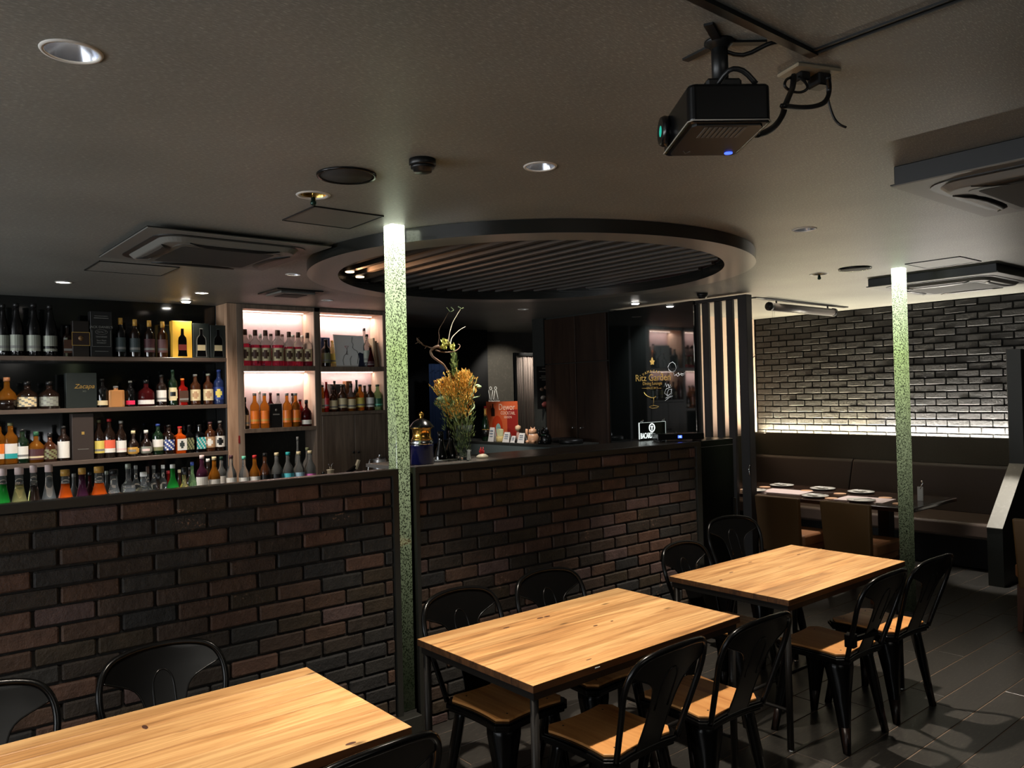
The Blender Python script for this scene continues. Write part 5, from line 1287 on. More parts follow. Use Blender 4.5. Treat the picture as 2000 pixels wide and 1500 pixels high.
for pts in ([(2.4146, 2.0169), (2.3943, 2.0079)], [(2.4244, 2.0086), (2.4049, 2.0308), (2.422, 2.0426)], [(2.4444, 1.9976), (2.428, 2.0172)], [(2.4579, 1.995), (2.4473, 1.9806)]): twig('twig', pts, .0022, .0012, M_BARK)
twig('twig', [(2.5369, 1.9909), (2.5418, 2.0429), (2.55, 2.0865), (2.5722, 2.1308), (2.6015, 2.1698), (2.6271, 2.1944)], .003, .0016, M_BARK)
twig('twig', [(2.6005, 2.0096), (2.613, 2.074), (2.6432, 2.1336), (2.6734, 2.1819), (2.707, 2.216)], .003, .0016, mat('pale twig', (170, 160, 140), .7))
twig('twig', [(2.6146, 2.0041), (2.6407, 2.0456), (2.674, 2.0759), (2.7036, 2.0975), (2.7334, 2.1134)], .0028, .0014, mat('pale twig', (170, 160, 140), .7))
twig('twig', [(2.519, 1.9733), (2.5606, 1.9653), (2.6063, 1.9631), (2.6529, 1.9697), (2.6823, 1.9878), (2.6901, 2.0056), (2.6794, 2.0113)], .0045, .0016, M_BARK)
twig('twig', [(2.5405, 1.9967), (2.5647, 1.9856), (2.5898, 2.0035), (2.5973, 2.0212)], .006, .003, M_BARK)
for pts in ([(2.6271, 2.1944), (2.6133, 2.2113), (2.6028, 2.2166)], [(2.6271, 2.1944), (2.6452, 2.2041), (2.6314, 2.221)], [(2.707, 2.216), (2.6929, 2.23)], [(2.707, 2.216), (2.7292, 2.223)]): twig('twig', pts, .002, .003, M_STEMP)
def cloud(nm, m, centers, n, size, w=.25, droop=0):
    b = MB()
    for i in range(n):
        c, rr = random.choice(centers)
        a = random.uniform(0, 2 * PI); q = random.random() ** .5; e = random.uniform(-1, 1)
        p = Vector((c[0] - VX + rr[0] * q * math.cos(a), rr[0] * q * math.sin(a) * .8, c[1] - BT + rr[1] * e * math.sqrt(max(0, 1 - q * q * .6))))
        d = Vector((p.x, p.y, .10 + max(0, p.z * .2))).normalized() + Vector((random.uniform(-.6, .6), random.uniform(-.6, .6), random.uniform(-.2, .8)))
        d.normalize(); s_ = d.cross(Vector((random.uniform(-1, 1), random.uniform(-1, 1), .1))).normalized()
        L_ = size * random.uniform(.6, 1.3)
        b.add([p, p + d * L_ * .5 + s_ * L_ * w * .5, p + d * L_, p + d * L_ * .5 - s_ * L_ * w * .5], [(0, 1, 2, 3)])
    o = b.build(nm, m, fa); o['kind'] = 'stuff'; return o
def leafmat(name, c, c2):
    m = mat(name, c, .6); nt, N, L, b = nodes(m)
    g = N.new('ShaderNodeNewGeometry'); n = noise(N, L, g.outputs['Position'], 45, 2)
    r = ramp(N, [(.35, c), (.65, c2)]); L.new(n.outputs[0], r.inputs[0]); L.new(r.outputs[0], b.inputs['Base Color']); return m
M_GOLDF = leafmat('golden blossom', (196, 130, 34), (226, 190, 96)); M_GRNF = leafmat('green sprays', (70, 92, 48), (140, 156, 92)); M_YELF = leafmat('pale yellow blossom', (216, 216, 96), (236, 236, 150))
cloud('golden_blossom', M_GOLDF, [((2.6495, 1.7235), (0.1113, 0.1111)), ((2.709, 1.7756), (0.077, 0.0767)), ((2.5901, 1.7624), (0.0686, 0.0522)), ((2.6618, 1.65), (0.0878, 0.0761)), ((2.7208, 1.805), (0.0413, 0.0532))], 2600, .018, .34)
cloud('green_spray', M_GRNF, [((2.667, 1.5765), (0.0998, 0.0878)), ((2.7011, 1.5016), (0.0648, 0.0706)), ((2.6157, 1.6659), (0.0866, 0.0407)), ((2.6504, 1.8817), (0.0174, 0.082)), ((2.699, 1.4281), (0.0381, 0.0587))], 1700, .028, .16)
cloud('yellow_blossom', M_YELF, [((2.5935, 2.0123), (0.0256, 0.0203)), ((2.6391, 1.987), (0.0143, 0.0146)), ((2.5822, 1.9859), (0.017, 0.0116))], 160, .018, .5)
for i in range(26):
    a = random.uniform(-1.25, 1.25); L_ = random.uniform(.12, .24)
    bx, bz = 2.6623 - VX, 1.6647 - BT
    p0 = Vector((bx * .6, 0, bz - .12)); p2 = Vector((bx + math.sin(a) * L_ * .95, random.uniform(-.08, .08), bz + math.cos(a) * L_ * .85))
    MB().tube(catmull([p0, (p0 + p2) / 2 + Vector((random.uniform(-.01, .01), 0, .01)), p2], 2), [.0016] * 5, 4).build('flower_stem', M_GRNF, fa)
    b = MB()
    dr = (p2 - p0).normalized()
    for k in range(14):
        q = p2 - dr * k * .006; s_ = Vector((random.uniform(-1, 1), random.uniform(-1, 1), random.uniform(-.3, .6))).normalized()
        b.add([q, q + s_ * .009 + dr * .006, q + dr * .016, q - s_ * .003 + dr * .008], [(0, 1, 2, 3)])
    o = b.build('seed_head', M_GOLDF if i % 3 else M_GRNF, fa)
for pts, r_ in (([(2.5288, 1.6999), (2.5465, 1.7081), (2.5744, 1.7047), (2.6061, 1.7011), (2.6235, 1.689), (2.6302, 1.6714), (2.6082, 1.6516), (2.622, 1.6337), (2.6425, 1.6009), (2.6589, 1.5476), (2.6824, 1.4819), (2.7028, 1.4338)], .0045), ([(2.8235, 1.7593), (2.8089, 1.7745), (2.7862, 1.7658), (2.7704, 1.7362), (2.7582, 1.6977), (2.7761, 1.6765), (2.779, 1.6466), (2.7523, 1.6237), (2.7365, 1.5857), (2.7271, 1.5151)], .005), ([(2.7431, 1.6862), (2.7768, 1.7003), (2.8145, 1.7085), (2.8299, 1.7202)], .0035)):
    twig('curled_stem', pts, r_ * 1.3, r_ * .8, M_STEMP)
for (qx, qz), rr in (((2.5463, 1.7024), .018), ((2.8123, 1.7624), .018), ((2.5918, 1.6956), .012)):
    MB().lathe([(0, -rr * .6), (rr * .8, -rr * .3), (rr, 0), (rr * .7, rr * .5), (0, rr * .7)], 9, c=(qx - VX, -.01, qz - BT)).build('ruffled_bloom', M_STEMP, fa)
t = thing('small_glass', 'small clear shot glass before the vase', 'glass', (2.6778, 3.62, BT))
MB().lathe([(.0, 0), (.012, 0), (.014, .05), (.015, .062), (.013, .062), (.011, .006), (0, .005)], 16).build('glass', mat('clear glass', (235, 240, 238), .05, trans=.9, ior=1.2), t)
t = thing('counter_ornament', 'little cream and red figurine sitting on the bar counter', 'ornament', (2.8345, 3.70, BT))
MB().lathe([(0, 0), (.03, 0), (.032, .012), (.018, .024), (0, .027)], 14, sx=1.2).build('base', mat('cream enamel', (214, 204, 180), .4), t)
b = MB()
for i in range(7): b.tube([(-.01 + i * .003, 0, .02), (-.022 + i * .006, 0, .045 + .01 * (i % 3))], .003, 5)
b.build('red_plume', cm('red'), t)

# acrylic lit sign, small display box, wine cabinet
t = thing('lit_sign', 'clear acrylic lit sign with a round emblem and large white letters', 'sign', (4.6513, 3.95, BT))
w = (4.8009 - 4.5006) / 2; hh = .135
b = MB().bbox(-w, w, -.004, .004, .012, hh, .001)
b.build('acrylic_board', mat('clear smoked acrylic', (58, 62, 58), .06, trans=.45, ior=1.2), t)
M_SIGN = mat('lit white print', (255, 255, 255), .5, emit=(235, 245, 240), es=1.6)
fm = lambda x, z: face_negy(x, -.006, z)
text('lettering', 'BACARDI', .060, M_SIGN, fm(-w + .006, .034), t, align='LEFT', sx=.56)
MB().tube([(-.012 + .030 * math.cos(a / 24 * 2 * PI), -.006, .093 + .030 * math.sin(a / 24 * 2 * PI)) for a in range(24)], .004, 6, closed=True).build('ring_emblem', M_SIGN, t)
b = MB(); b.add([(-.012 + x, -.0065, .093 + z) for x, z in ((-.006, -.02), (.004, -.02), (.005, .0), (.016, .012), (.004, .010), (0, .02), (-.005, .010), (-.017, .012), (-.007, 0))], [(0, 1, 2, 3, 4, 5, 6, 7, 8)])
b.build('wing_emblem', M_SIGN, t)
MB().box(-w, w, -.007, .007, 0, .012).build('lamp_foot', M_BLACK, t)
b = MB()
for x in (-w + .025, w - .03): b.tube([(x - .008, 0, hh - .002), (x - .008, -.01, hh + .014), (x + .008, -.012, hh + .020), (x + .012, 0, hh + .004)], .004, 6)
b.build('clip', M_CHROME, t)
b = MB()
for s_ in (-w, w): b.box(s_ - .0015, s_ + .0015, -.0045, .0045, .012, hh)
b.box(-w, w, -.0045, .0045, hh - .002, hh); b.build('bright_edge', mat('edge glow', (255, 255, 255), .5, emit=(220, 232, 226), es=.7), t)
t = thing('display_box', 'flat black machine with a small blue readout on the bar counter', 'machine', (4.6486, 3.72, BT), -.60)
MB().bbox(-.165, .18, -.08, .08, .012, .056, .003).build('case', M_BLACKG, t)
MB().box(-.15, -.13, -.07, .07, 0, .012).box(.14, .16, -.07, .07, 0, .012).build('foot', M_BLACK, t)
MB().box(-.015, .015, -.0812, -.080, .024, .044).build('readout_window', mat('blue readout', (30, 60, 200), .4, emit=(60, 90, 255), es=3), t)
text('lettering', '12', .018, mat('blue digits', (140, 160, 255), .4, emit=(170, 190, 255), es=4), face_negy(0, -.0818, .034), t)
t = thing('wine_cabinet', 'tall black glossy wine cabinet standing past the end of the bar', 'wine cabinet', (4.87, 3.86, 0))
MB().bbox(-.235, .245, -.30, .30, .02, 1.345, .004).build('case', M_BLACKG, t)
MB().bbox(-.225, .235, -.306, -.300, .08, 1.30, .002).build('door', mat('black cabinet glass', (8, 8, 9), .22, spec=.5), t)
MB().bbox(.21, .225, -.33, -.306, .5, .9, .003).build('handle', M_STEELM, t)
b = MB()
for x in (-.2, .2):
    for y in (-.26, .26): b.lathe([(.02, 0), (.02, .02)], 10, c=(x, y, 0))
b.build('foot', M_BLACK, t)

# ---------------------------------------------------------------- service block and alcove
ZB = 1.165
t = thing('service_block', 'grey sided service counter block against the dark doors', 'counter', (5.73, 6.10, 0))
MB().bbox(0, .54, 0, .84, 0, ZB - .03, .002).bbox(0, .36, .84, 2.30, 0, ZB - .03, .002).build('body', M_DARKWOOD, t)
MB().box(-.012, 0, 0, 2.30, 0, ZB - .03).build('side_panel', mat('slate grey panel', (92, 100, 98), .5), t)
MB().bbox(-.014, .548, -.01, .845, ZB - .03, ZB, .003).bbox(-.014, .364, .845, 2.31, ZB - .03, ZB, .003).build('countertop', M_FRAME, t)
t2 = thing('service_shelf', 'lower dark counter joining the service block and glass panel', 'counter', (5.9, 5.6, 0))
MB().bbox(-.2, .39, -.75, .48, 1.02, 1.06, .002).build('countertop', M_COUNTER, t2)
MB().bbox(-.17, .39, -.72, .48, 0, 1.02, .002).build('body', M_DARKWOOD, t2)
for y, w in ((6.30, 'farther from'), (5.99 + .19, 'nearer to')): pass
for i, (x, y) in enumerate(((5.98, 6.22), (6.12, 6.50))):
    o = MB().lathe([(.12, 0), (.13, .004), (.13, .045), (.115, .05), (.0, .05)], 28).build('round_tray', M_BLACK, None, (x, y, ZB))
    tag(o, ('black round lidded tray at the near end of the service block', 'black round lidded tray behind the other on the service block')[i], 'tray', 'black round trays on the service block')
BX = 5.80
def by_(px_, py_): return 0
# champagne bottle, cards, figurines along the block edge
t = thing('champagne_bottle', 'dark green sparkling wine bottle with gold foil on the service block', 'bottle', (BX + .03, 7.5318, ZB))
MB().lathe([(a * .046, z * .40) for a, z in PROF['champ']], 20).build('glass_body', gm('dgreen'), t)
MB().lathe([(.033, .24), (.0235, .29), (.0185, .34), (.019, .385), (.0175, .39)], 16).build('gold_foil', mat('gold foil', (206, 160, 84), .3, .7), t)
MB().lathe([(.012, .39), (.016, .40), (.016, .415), (0, .42)], 12).build('cork_cap', cm('red'), t)
MB().lathe([(.0465, .05), (.0465, .14)], 18).build('paper_label', cm('black'), t)
MB().lathe([(.0467, .135), (.0467, .141)], 18).build('label_band', cm('gold'), t)
# orange poster stands behind (rises from the block)
y0, y1 = 7.6682, 7.0758
t = thing('orange_poster', 'orange drinks poster with a bottle and white lettering behind the figurines', 'poster', (5.95, (y0 + y1) / 2, ZB))
hw = abs(y0 - y1) / 2; hh = 1.633 - ZB
MB().box(0, .006, -hw, hw, .01, hh).build('board', mat('orange print', (204, 92, 50), .6), t)
MB().box(-.0006, 0, -hw, -hw * .35, .01, hh * .8).build('red_shade_print', mat('deep red print', (150, 34, 26), .6), t)
def fx(y, z): return face_negx(-.0015, y, z)
text('lettering', 'Dewor', .105, mat('pale print', (232, 196, 170), .6), fx(-.10, hh * .85), t)
text('lettering', 'COCKTAIL', .055, mat('pale print', (232, 196, 170), .6), fx(-.12, hh * .70), t)
text('lettering', 'SEASON', .040, mat('pale print', (232, 196, 170), .6), fx(-.12, hh * .60), t)
b = MB(); b.add([(-.0012, y, z) for y, z in ((hw * .55 - .035, hh * .62), (hw * .55 + .035, hh * .62), (hw * .55 + .035, hh * .80), (hw * .55 + .012, hh * .86), (hw * .55 + .012, hh * .94), (hw * .55 - .012, hh * .94), (hw * .55 - .012, hh * .86), (hw * .55 - .035, hh * .80))], [tuple(range(8))])
b.build('bottle_print', mat('dark brown print', (60, 20, 14), .6), t)
b = MB(); b.add([(-.0014, hw * .28 + .10 * math.cos(a / 18 * 2 * PI), hh * .36 + .13 * math.sin(a / 18 * 2 * PI)) for a in range(18)], [tuple(range(18))])
b.build('glass_print', mat('amber red print', (190, 60, 26), .5), t)
b = MB(); b.add([(-.0018, hw * .22 + .05 * math.cos(a / 14 * 2 * PI), hh * .28 + .075 * math.sin(a / 14 * 2 * PI)) for a in range(14)], [tuple(range(14))])
b.build('ice_print', mat('pale teal print', (150, 186, 176), .5), t)
def tent(px_, py_, w_, h_, label, col=(220, 216, 210)):
    pass
CARDS = [(7.3637, .055, .165, 'tall white printed card in front of the orange poster'), (7.0874, .062, .115, 'white folded tent card beside the yellow jar'), (6.9675, .040, .075, 'small white card between two tent cards'), (6.8232, .060, .110, 'white folded tent card beside the cream cat')]
for i, (y, w_, h_, lb) in enumerate(CARDS):
    t = thing('tent_card', lb, 'card', (5.80, y, ZB), 0, 'white cards on the service block')
    b = MB(); q = .03
    b.add([(-q, -w_, 0), (-q, w_, 0), (0, w_ * .8, h_), (0, -w_ * .8, h_), (q, -w_, 0), (q, w_, 0)], [(0, 1, 2, 3), (4, 3, 2, 5)])
    b.build('folded_card', mat('white card', (222, 216, 210), .6), t)
    b = MB()
    for k in range(3): b.box(-q * .55 - .006 + .004 * k, -q * .5 + .004 * k - .004, -w_ * .5, w_ * .5, h_ * (.35 + .2 * k), h_ * (.40 + .2 * k))
    b.build('card_print', mat('blue grey print', (120, 140, 160), .6), t)
t = thing('yellow_jar', 'squat yellow lidded jar between the printed cards', 'jar', (5.79, 7.2068, ZB))
MB().lathe([(.045, 0), (.05, .01), (.05, .06), (.045, .065)], 16).build('body', mat('straw yellow', (200, 176, 116), .5), t)
MB().bbox(-.02, .02, -.04, .04, .065, .15, .003).build('price_tag', mat('pale yellow card', (206, 206, 160), .6), t)
t = thing('wooden_doll', 'small pale wooden doll behind the white tent card', 'figurine', (5.86, 6.9651, ZB))
MB().lathe([(.022, 0), (.025, .05), (.018, .11), (.010, .125)], 14).build('body', mat('red white doll', (190, 150, 136), .5), t)
MB().lathe([(0, .12), (.028, .135), (.036, .16), (.030, .185), (0, .198)], 14).build('head', mat('pale wood', (214, 176, 140), .5), t)
def cat(x, y, mbody, mdet, label):
    t = thing('lucky_cat', label, 'figurine', (x, y, ZB), .1, 'cat figurines on the service block')
    MB().lathe([(0, 0), (.055, .002), (.065, .03), (.060, .075), (.045, .105), (0, .118)], 18, sx=1, sy=1.1).build('body', mbody, t)
    MB().lathe([(0, .085), (.035, .095), (.047, .125), (.040, .155), (0, .168)], 18, c=(-.01, 0, 0)).build('head', mbody, t)
    b = MB()
    for s_ in (-1, 1): b.add([(-.01, s_ * .038, .145), (.005, s_ * .012, .16), (-.02, s_ * .012, .16), (-.008, s_ * .032, .185)], [(0, 1, 3), (1, 2, 3), (2, 0, 3)])
    b.build('ear', mbody, t)
    MB().tube([(-.02, .05, .07), (-.04, .065, .11), (-.04, .062, .16)], [.016, .014, .016], 8).build('raised_paw', mbody, t)
    MB().lathe([(.047, .092), (.050, .098), (.047, .104)], 18).build('collar', mdet, t)
    MB().lathe([(0, 0), (.02, .003), (.022, .03), (0, .036)], 10, c=(-.055, -.045, 0)).lathe([(0, 0), (.02, .003), (.022, .03), (0, .036)], 10, c=(-.055, .04, 0)).build('front_paw', mbody, t)
cat(5.82, 6.6555, mat('tan glaze', (206, 156, 120), .35), cm('white'), 'tan glazed beckoning cat figurine on the service block')
cat(5.82, 6.4517, mat('black glaze', (20, 20, 20), .25), cm('green'), 'black glazed beckoning cat figurine on the service block')

# restroom sign, strings, noren, menu poster
AY = 8.60
sg = thing('restroom_sign', 'white outline restroom sign of two figures on the grey wall', 'sign', (6.9931, 8.845, 1.7073))
M_SGN = mat('white sign line', (236, 232, 222), .6, emit=(236, 232, 222), es=.25)
def ol(pts, nm='outline'): return MB().tube([(x, -.004, z) for x, z in pts], .0045, 5, closed=True).build(nm, M_SGN, sg)
for s_, w0, w1 in ((-.045, .040, .012), (.045, .012, .042)):
    ol([(s_ + .020 * math.cos(a / 12 * 2 * PI), .10 + .020 * math.sin(a / 12 * 2 * PI)) for a in range(12)], 'head_outline')
    ol([(s_ - w0, .07), (s_ + w0, .07), (s_ + w1, -.06), (s_ - w1, -.06)], 'body_outline')
text('lettering', 'RESTROOM', .045, M_SGN, face_negy(0, -.004, -.095), sg)
MB().box(-.10, .10, -.006, 0, -.128, -.122).build('underline', M_SGN, sg)
t = thing('string_curtain', 'grey string curtain hanging in the alcove doorway', 'curtain', (6.8773, 8.0, 0))
x0, x1 = 6.7351 - 6.8773, 7.0404 - 6.8773
n_ = 30
sm = MB().tube([(0, 0, .15), (.002, .002, .9), (-.001, .001, 1.6), (0, 0, 2.22)], .0045, 5).mesh('string', mat('taupe string', (116, 102, 94), .7))
for i in range(n_):
    put('string', sm, t, (x0 + (x1 - x0) * i / (n_ - 1), random.uniform(-.006, .006), 0))
MB().bbox(x0 - .02, x1 + .02, -.02, .02, 2.22, 2.26, .003).build('rail', M_BLACK, t)
MB().bbox(x0 - .05, x0 - .02, -.02, .02, 0, 2.26, .003).build('post', M_BLACK, t)
MB().bbox(x1 + .02, x1 + .05, -.02, .02, 0, 2.26, .003).build('post', M_BLACK, t)
t = thing('noren_banner', 'navy blue cloth banner with a small white crest in the alcove', 'banner', (5.6786, 8.3, 1.12))
hw = (5.7866 - 5.5763) / 2
b = MB(); m_ = 13
b.add([((-hw * 1.25 + 2.5 * hw * i / (m_ - 1)), .02 * math.sin(i * 1.7), z) for z in (0, 1.0) for i in range(m_)], [(i, i + 1, m_ + i + 1, m_ + i) for i in range(m_ - 1)], 0, True)
b.build('cloth', mat('navy cloth', (24, 46, 80), .8), t)
for z in (.56, .60, .64): MB().box(-.012, .022, -.032, -.030, z - .014, z + .014).build('crest_print', mat('pale blue print', (150, 170, 190), .7), t)
for z in (.80, .92): MB().box(-hw, hw, -.026, -.024, z, z + .004).build('seam', mat('navy seam', (20, 36, 66), .8), t)
add_spot('alcove_fill_lamp', (7.05, 7.75, 2.55), 60, (1, .93, .82), 84, .5, .03, (7.15, 8.85, 1.35))  # alcove fills have no fittings, added to brighten wall, poster and banner
add_spot('alcove_fill_lamp', (5.2, 6.5, 2.57), 90, (1, .93, .84), 44, .6, .03, (5.88, 7.0, 1.35))
add_spot('bar_fill_lamp', (2.80, 3.52, 2.50), 90, (1, .93, .82), 40, .8, .03, (2.60, 3.72, 1.60))  # lamp without a fitting, added to brighten the flowers
add_spot('alcove_fill_lamp', (5.6, 7.7, 2.55), 10, (.9, .94, 1), 60, .6, .03, (5.75, 8.4, 1.5))
t = thing('drinks_menu_poster', 'black menu poster with faint photographed cocktails on the column', 'poster', (6.2703, 6.945, 1.8146))
MB().box(-.125, .125, -.006, 0, -.28, .22).build('board', M_BLACK, t)
GP = mat('faint print', (120, 116, 108), .6); b = MB()
for i, (w_, z) in enumerate(((.05, .19), (.11, .155), (.07, .10), (.10, .08), (.06, .055))): b.box(-w_ / 1.2, w_ / 1.2, -.0075, -.006, z, z + .010)
b.build('text_print', GP, t)
for x, z, r_, c_ in ((-.05, -.05, .035, (110, 84, 70)), (.02, -.03, .04, (120, 90, 76)), (.07, -.07, .03, (100, 60, 60)), (-.03, -.15, .045, (90, 84, 80)), (.06, -.17, .045, (110, 90, 84)), (.0, -.23, .06, (96, 40, 36))):
    MB().lathe([(r_, 0), (r_, .0015), (0, .0015)], 14, sx=1, sy=.6, M=Matrix.Translation((x, -.006, z)) @ Matrix.Rotation(PI / 2, 4, 'X')).build('drink_print', mat('drink print %d' % c_[0], c_, .6), t)
# ---------------------------------------------------------------- things on the ceiling
for i, (x, y, r, w, ang, lb) in enumerate(DOWNLIGHTS):
    t = thing('downlight', lb, 'downlight', (x, y, CZ), 0, 'recessed ceiling downlights')
    MB().lathe([(r * .92, .002), (r * .94, -.004), (r * 1.06, -.004), (r * 1.10, .0)], 36, cap=False).build('trim_ring', mat('white trim', (196, 194, 188), .4), t)
    b = MB(); n_ = 36; pf = [(r * .92, .0), (r * .80, .022), (r * .62, .05)]
    vs = [(rr * math.cos(2 * PI * k / n_), rr * math.sin(2 * PI * k / n_), z) for rr, z in pf for k in range(n_)]
    b.add(vs, [(j * n_ + k, j * n_ + (k + 1) % n_, (j + 1) * n_ + (k + 1) % n_, (j + 1) * n_ + k) for j in range(2) for k in range(n_)], 0, True)
    b.build('reflector', M_REFL, t)
    MB().lathe([(r * .62, .050), (r * .62, .052), (0, .052)], 24).build('lamp_disc', M_LAMPON if i < 3 else M_LAMPDIM, t)
for x, y, w, c, tg, lb in ACCENTS:
    t = thing('accent_spot', lb, 'spotlight', (x, y, CZ), 0, 'accent spotlights')
    MB().lathe([(.05, .0), (.052, -.005), (.040, -.010), (.036, -.010)], 24).build('trim_ring', mat('white trim', (196, 194, 188), .4), t)
    MB().lathe([(.036, -.011), (.034, -.018), (.0, -.022)], 20).build('lamp_disc', M_LAMPHOT, t)
def disc(name, x, y, prof_, m, label, cat, grp=None, second=None):
    t = thing(name, label, cat, (x, y, CZ), 0, grp)
    MB().lathe(prof_, 40).build('body', m, t)
    if second: MB().lathe(second[0], 40, cap=False).build('rim', second[1], t)
    return t
disc('ceiling_speaker', 1.517, 2.822, [(0, -.004), (.105, -.006), (.106, 0)][::-1], mat('speaker cloth', (40, 38, 36), .8), 'large round black ceiling speaker beside the sprinkler', 'speaker', None, ([(.106, 0), (.118, -.002), (.116, -.010), (.105, -.0075)], M_BLACKG))
disc('ceiling_speaker', 5.825, 2.932, [(0, -.004), (.105, -.006), (.106, 0)][::-1], mat('speaker cloth', (40, 38, 36), .8), 'round black ceiling speaker near the far column head', 'speaker', None, ([(.106, 0), (.118, -.002), (.116, -.010), (.105, -.0075)], M_BLACKG))
for x, y, lb in ((1.653, 2.484, 'black smoke detector on the ceiling above the first column'), (6.037, 4.489, 'black smoke detector in front of the slatted screen head')):
    t = thing('smoke_detector', lb, 'smoke detector', (x, y, CZ))
    MB().lathe([(.050, 0), (.050, -.022), (.047, -.024)], 32).build('base', M_BLACK, t)
    MB().lathe([(.044, -.024), (.044, -.034), (.036, -.036), (.034, -.046), (.0, -.048)], 32).build('sensor_cap', M_BLACK, t)
for i, (x, y) in enumerate(SPRINK):
    t = thing('sprinkler', ('brass sprinkler with a drooping black head near the square hatch', 'brass sprinkler head near the far column speaker')[i], 'sprinkler', (x, y, CZ))
    MB().lathe([(.055, .002), (.057, -.004), (.070, -.004), (.074, 0)], 32, cap=False).build('trim_ring', mat('white trim', (196, 194, 188), .4), t)
    b = MB(); n_ = 30; pf = [(.056, 0), (.050, .03), (.02, .045)]
    b.add([(rr * math.cos(2 * PI * k / n_), rr * math.sin(2 * PI * k / n_), z) for rr, z in pf for k in range(n_)] , [(j * n_ + k, j * n_ + (k + 1) % n_, (j + 1) * n_ + (k + 1) % n_, (j + 1) * n_ + k) for j in range(2) for k in range(n_)] + [tuple(2 * n_ + k for k in range(n_))], 0, True)
    b.build('brass_cup', M_BRASS, t)
    MB().tube([(0, 0, .04), (0, 0, -.012)], .006, 8).build('pipe', M_BRASS, t)
    b = MB().lathe([(.010, -.012), (.010, -.026), (.013, -.028), (.013, -.040), (.006, -.046)], 12)
    b.build('head', mat('dark green metal', (26, 52, 44), .3, .6), t)
    MB().tube([(.008 * math.cos(a / 10 * 2 * PI), 0, -.034 + .006 * math.sin(a / 10 * 2 * PI)) for a in range(10)], .0018, 5, closed=True).build('deflector', M_CHROME, t)
t = thing('ceiling_vent', 'small square grey ceiling vent in front of the lit cabinet', 'vent', (2.79, 6.19, CZ), 0)
MB().bbox(-.20, .20, -.20, .20, -.012, 0, .004).build('frame', M_ACD, t)
MB().bbox(-.15, .15, -.15, .15, -.030, -.012, .005).build('panel', M_ACP, t)
MB().bbox(-.10, .10, -.10, .10, -.034, -.030, .002).build('grille', M_ACG, t)

def rsq(w, r, n=7):
    out = []
    for cx_, cy_, a0 in ((w - r, w - r, 0), (-(w - r), w - r, PI / 2), (-(w - r), -(w - r), PI), (w - r, -(w - r), 1.5 * PI)):
        for k in range(n + 1):
            a = a0 + PI / 2 * k / n; out.append((cx_ + r * math.cos(a), cy_ + r * math.sin(a)))
    return out
def cassette(x0, y0, size, drop, label):
    h = size / 2
    t = thing('air_conditioner', label, 'air conditioner', (x0 + h, y0 + h, CZ), 0, 'ceiling cassette air conditioners')
    if drop > .03: MB().bbox(-h + .01, h - .01, -h + .01, h - .01, -drop, 0, .003).build('spacer_box', M_ACD, t)
    z = -drop
    p = MB().bbox(-h, h, -h, h, z - .008, z, .003).build('panel', M_ACP, t)
    MB().box(-h - .001, h + .001, -h - .001, h + .001, z - .004, z + .001).build('gasket', M_BLACK, t)
    w = h * .80
    MB().prism(rsq(w * 1.05, w * .32), z - .012, z - .008).build('shadow_gap', M_BLACK, t)
    b = MB(); q1 = rsq(w * .97, w * .28); q2 = rsq(w * .90, w * .22); n_ = len(q1)
    b.add([(x, y, z - .012) for x, y in q1] + [(x, y, z - .036) for x, y in q2], [(i, (i + 1) % n_, n_ + (i + 1) % n_, n_ + i) for i in range(n_)] + [tuple(range(n_, 2 * n_))], 0, False)
    smooth_bevel(b.build('body', M_ACP, t), .006, 2)
    b = MB(); g = h * .52
    MB().prism(rsq(g * 1.12, .03), z - .0385, z - .036).build('grille_frame', mat('mid grey plastic', (84, 84, 80), .45), t)
    gr = MB().prism(rsq(g, .02), z - .040, z - .0385).build('grille', M_ACG, t)
    for k in range(4):
        # curved louver flap hanging on each side
        lw = w * .62; n_ = 8; vs = []
        for i in range(n_ + 1):
            u = -lw + 2 * lw * i / n_; e = 1 - (abs(u) / lw) ** 4
            for (o_, dz) in ((w * .90 + 0 * e, -.018), (w * .90 - .055 * e, -.040 - .010 * e), (w * .90 - .075 * e - .01, -.038)):
                vs.append((o_, u, z + dz))
        b = MB(); b.add(vs, [(i * 3 + j, (i + 1) * 3 + j, (i + 1) * 3 + j + 1, i * 3 + j + 1) for i in range(n_) for j in range(2)], 0, True, Matrix.Rotation(k * PI / 2, 4, 'Z'))
        l = b.build('louver', M_ACD, t); 
        md = l.modifiers.new('thick', 'SOLIDIFY'); md.thickness = .004
    return t
cassette(1.115, 4.10, .985, .022, 'black and grey ceiling cassette air conditioner over the bar shelves side')
cassette(6.52, 2.20, .99, .062, 'grey ceiling cassette air conditioner in front of the black brick wall')
cassette(3.255, .49, .99, .075, 'large ceiling cassette air conditioner cut by the picture edge, nearest the camera')

# projection screen roll and its rail over the booth
t = thing('projection_screen', 'rolled up black projection screen hung under the booth ceiling', 'projection screen', (7.65, 4.42, CZ))
MB().bbox(-.90, .90, -.03, .03, -.012, 0, .003).build('ceiling_rail', M_BLACK, t)
MB().tube([(-.60, 0, -.075), (.62, 0, -.075)], .038, 16).build('screen_tube', mat('grey screen case', (78, 74, 72), .4), t)
for x in (-.62, .62): MB().tube([(x - .02, 0, -.075), (x + .02, 0, -.075)], .044, 16).build('end_cap', M_BLACK, t)
for x in (-.5, .5): MB().box(x - .01, x + .01, -.004, .004, -.04, -.01).build('hanger', M_BLACK, t)
MB().box(-.6, .62, -.002, .002, -.12, -.108).build('bottom_bar', mat('pale bar', (180, 176, 168), .5), t)
b = MB()
for x in (-.57, -.54): b.tube([(x, 0, -.11), (x - .01, 0, -.20)], .0012, 4)
b.build('pull_cord', M_BLACK, t)
t = thing('wall_cable', 'thin dark cable slanting down the cream booth wall', 'cable', (6.6, 5.84, 0))
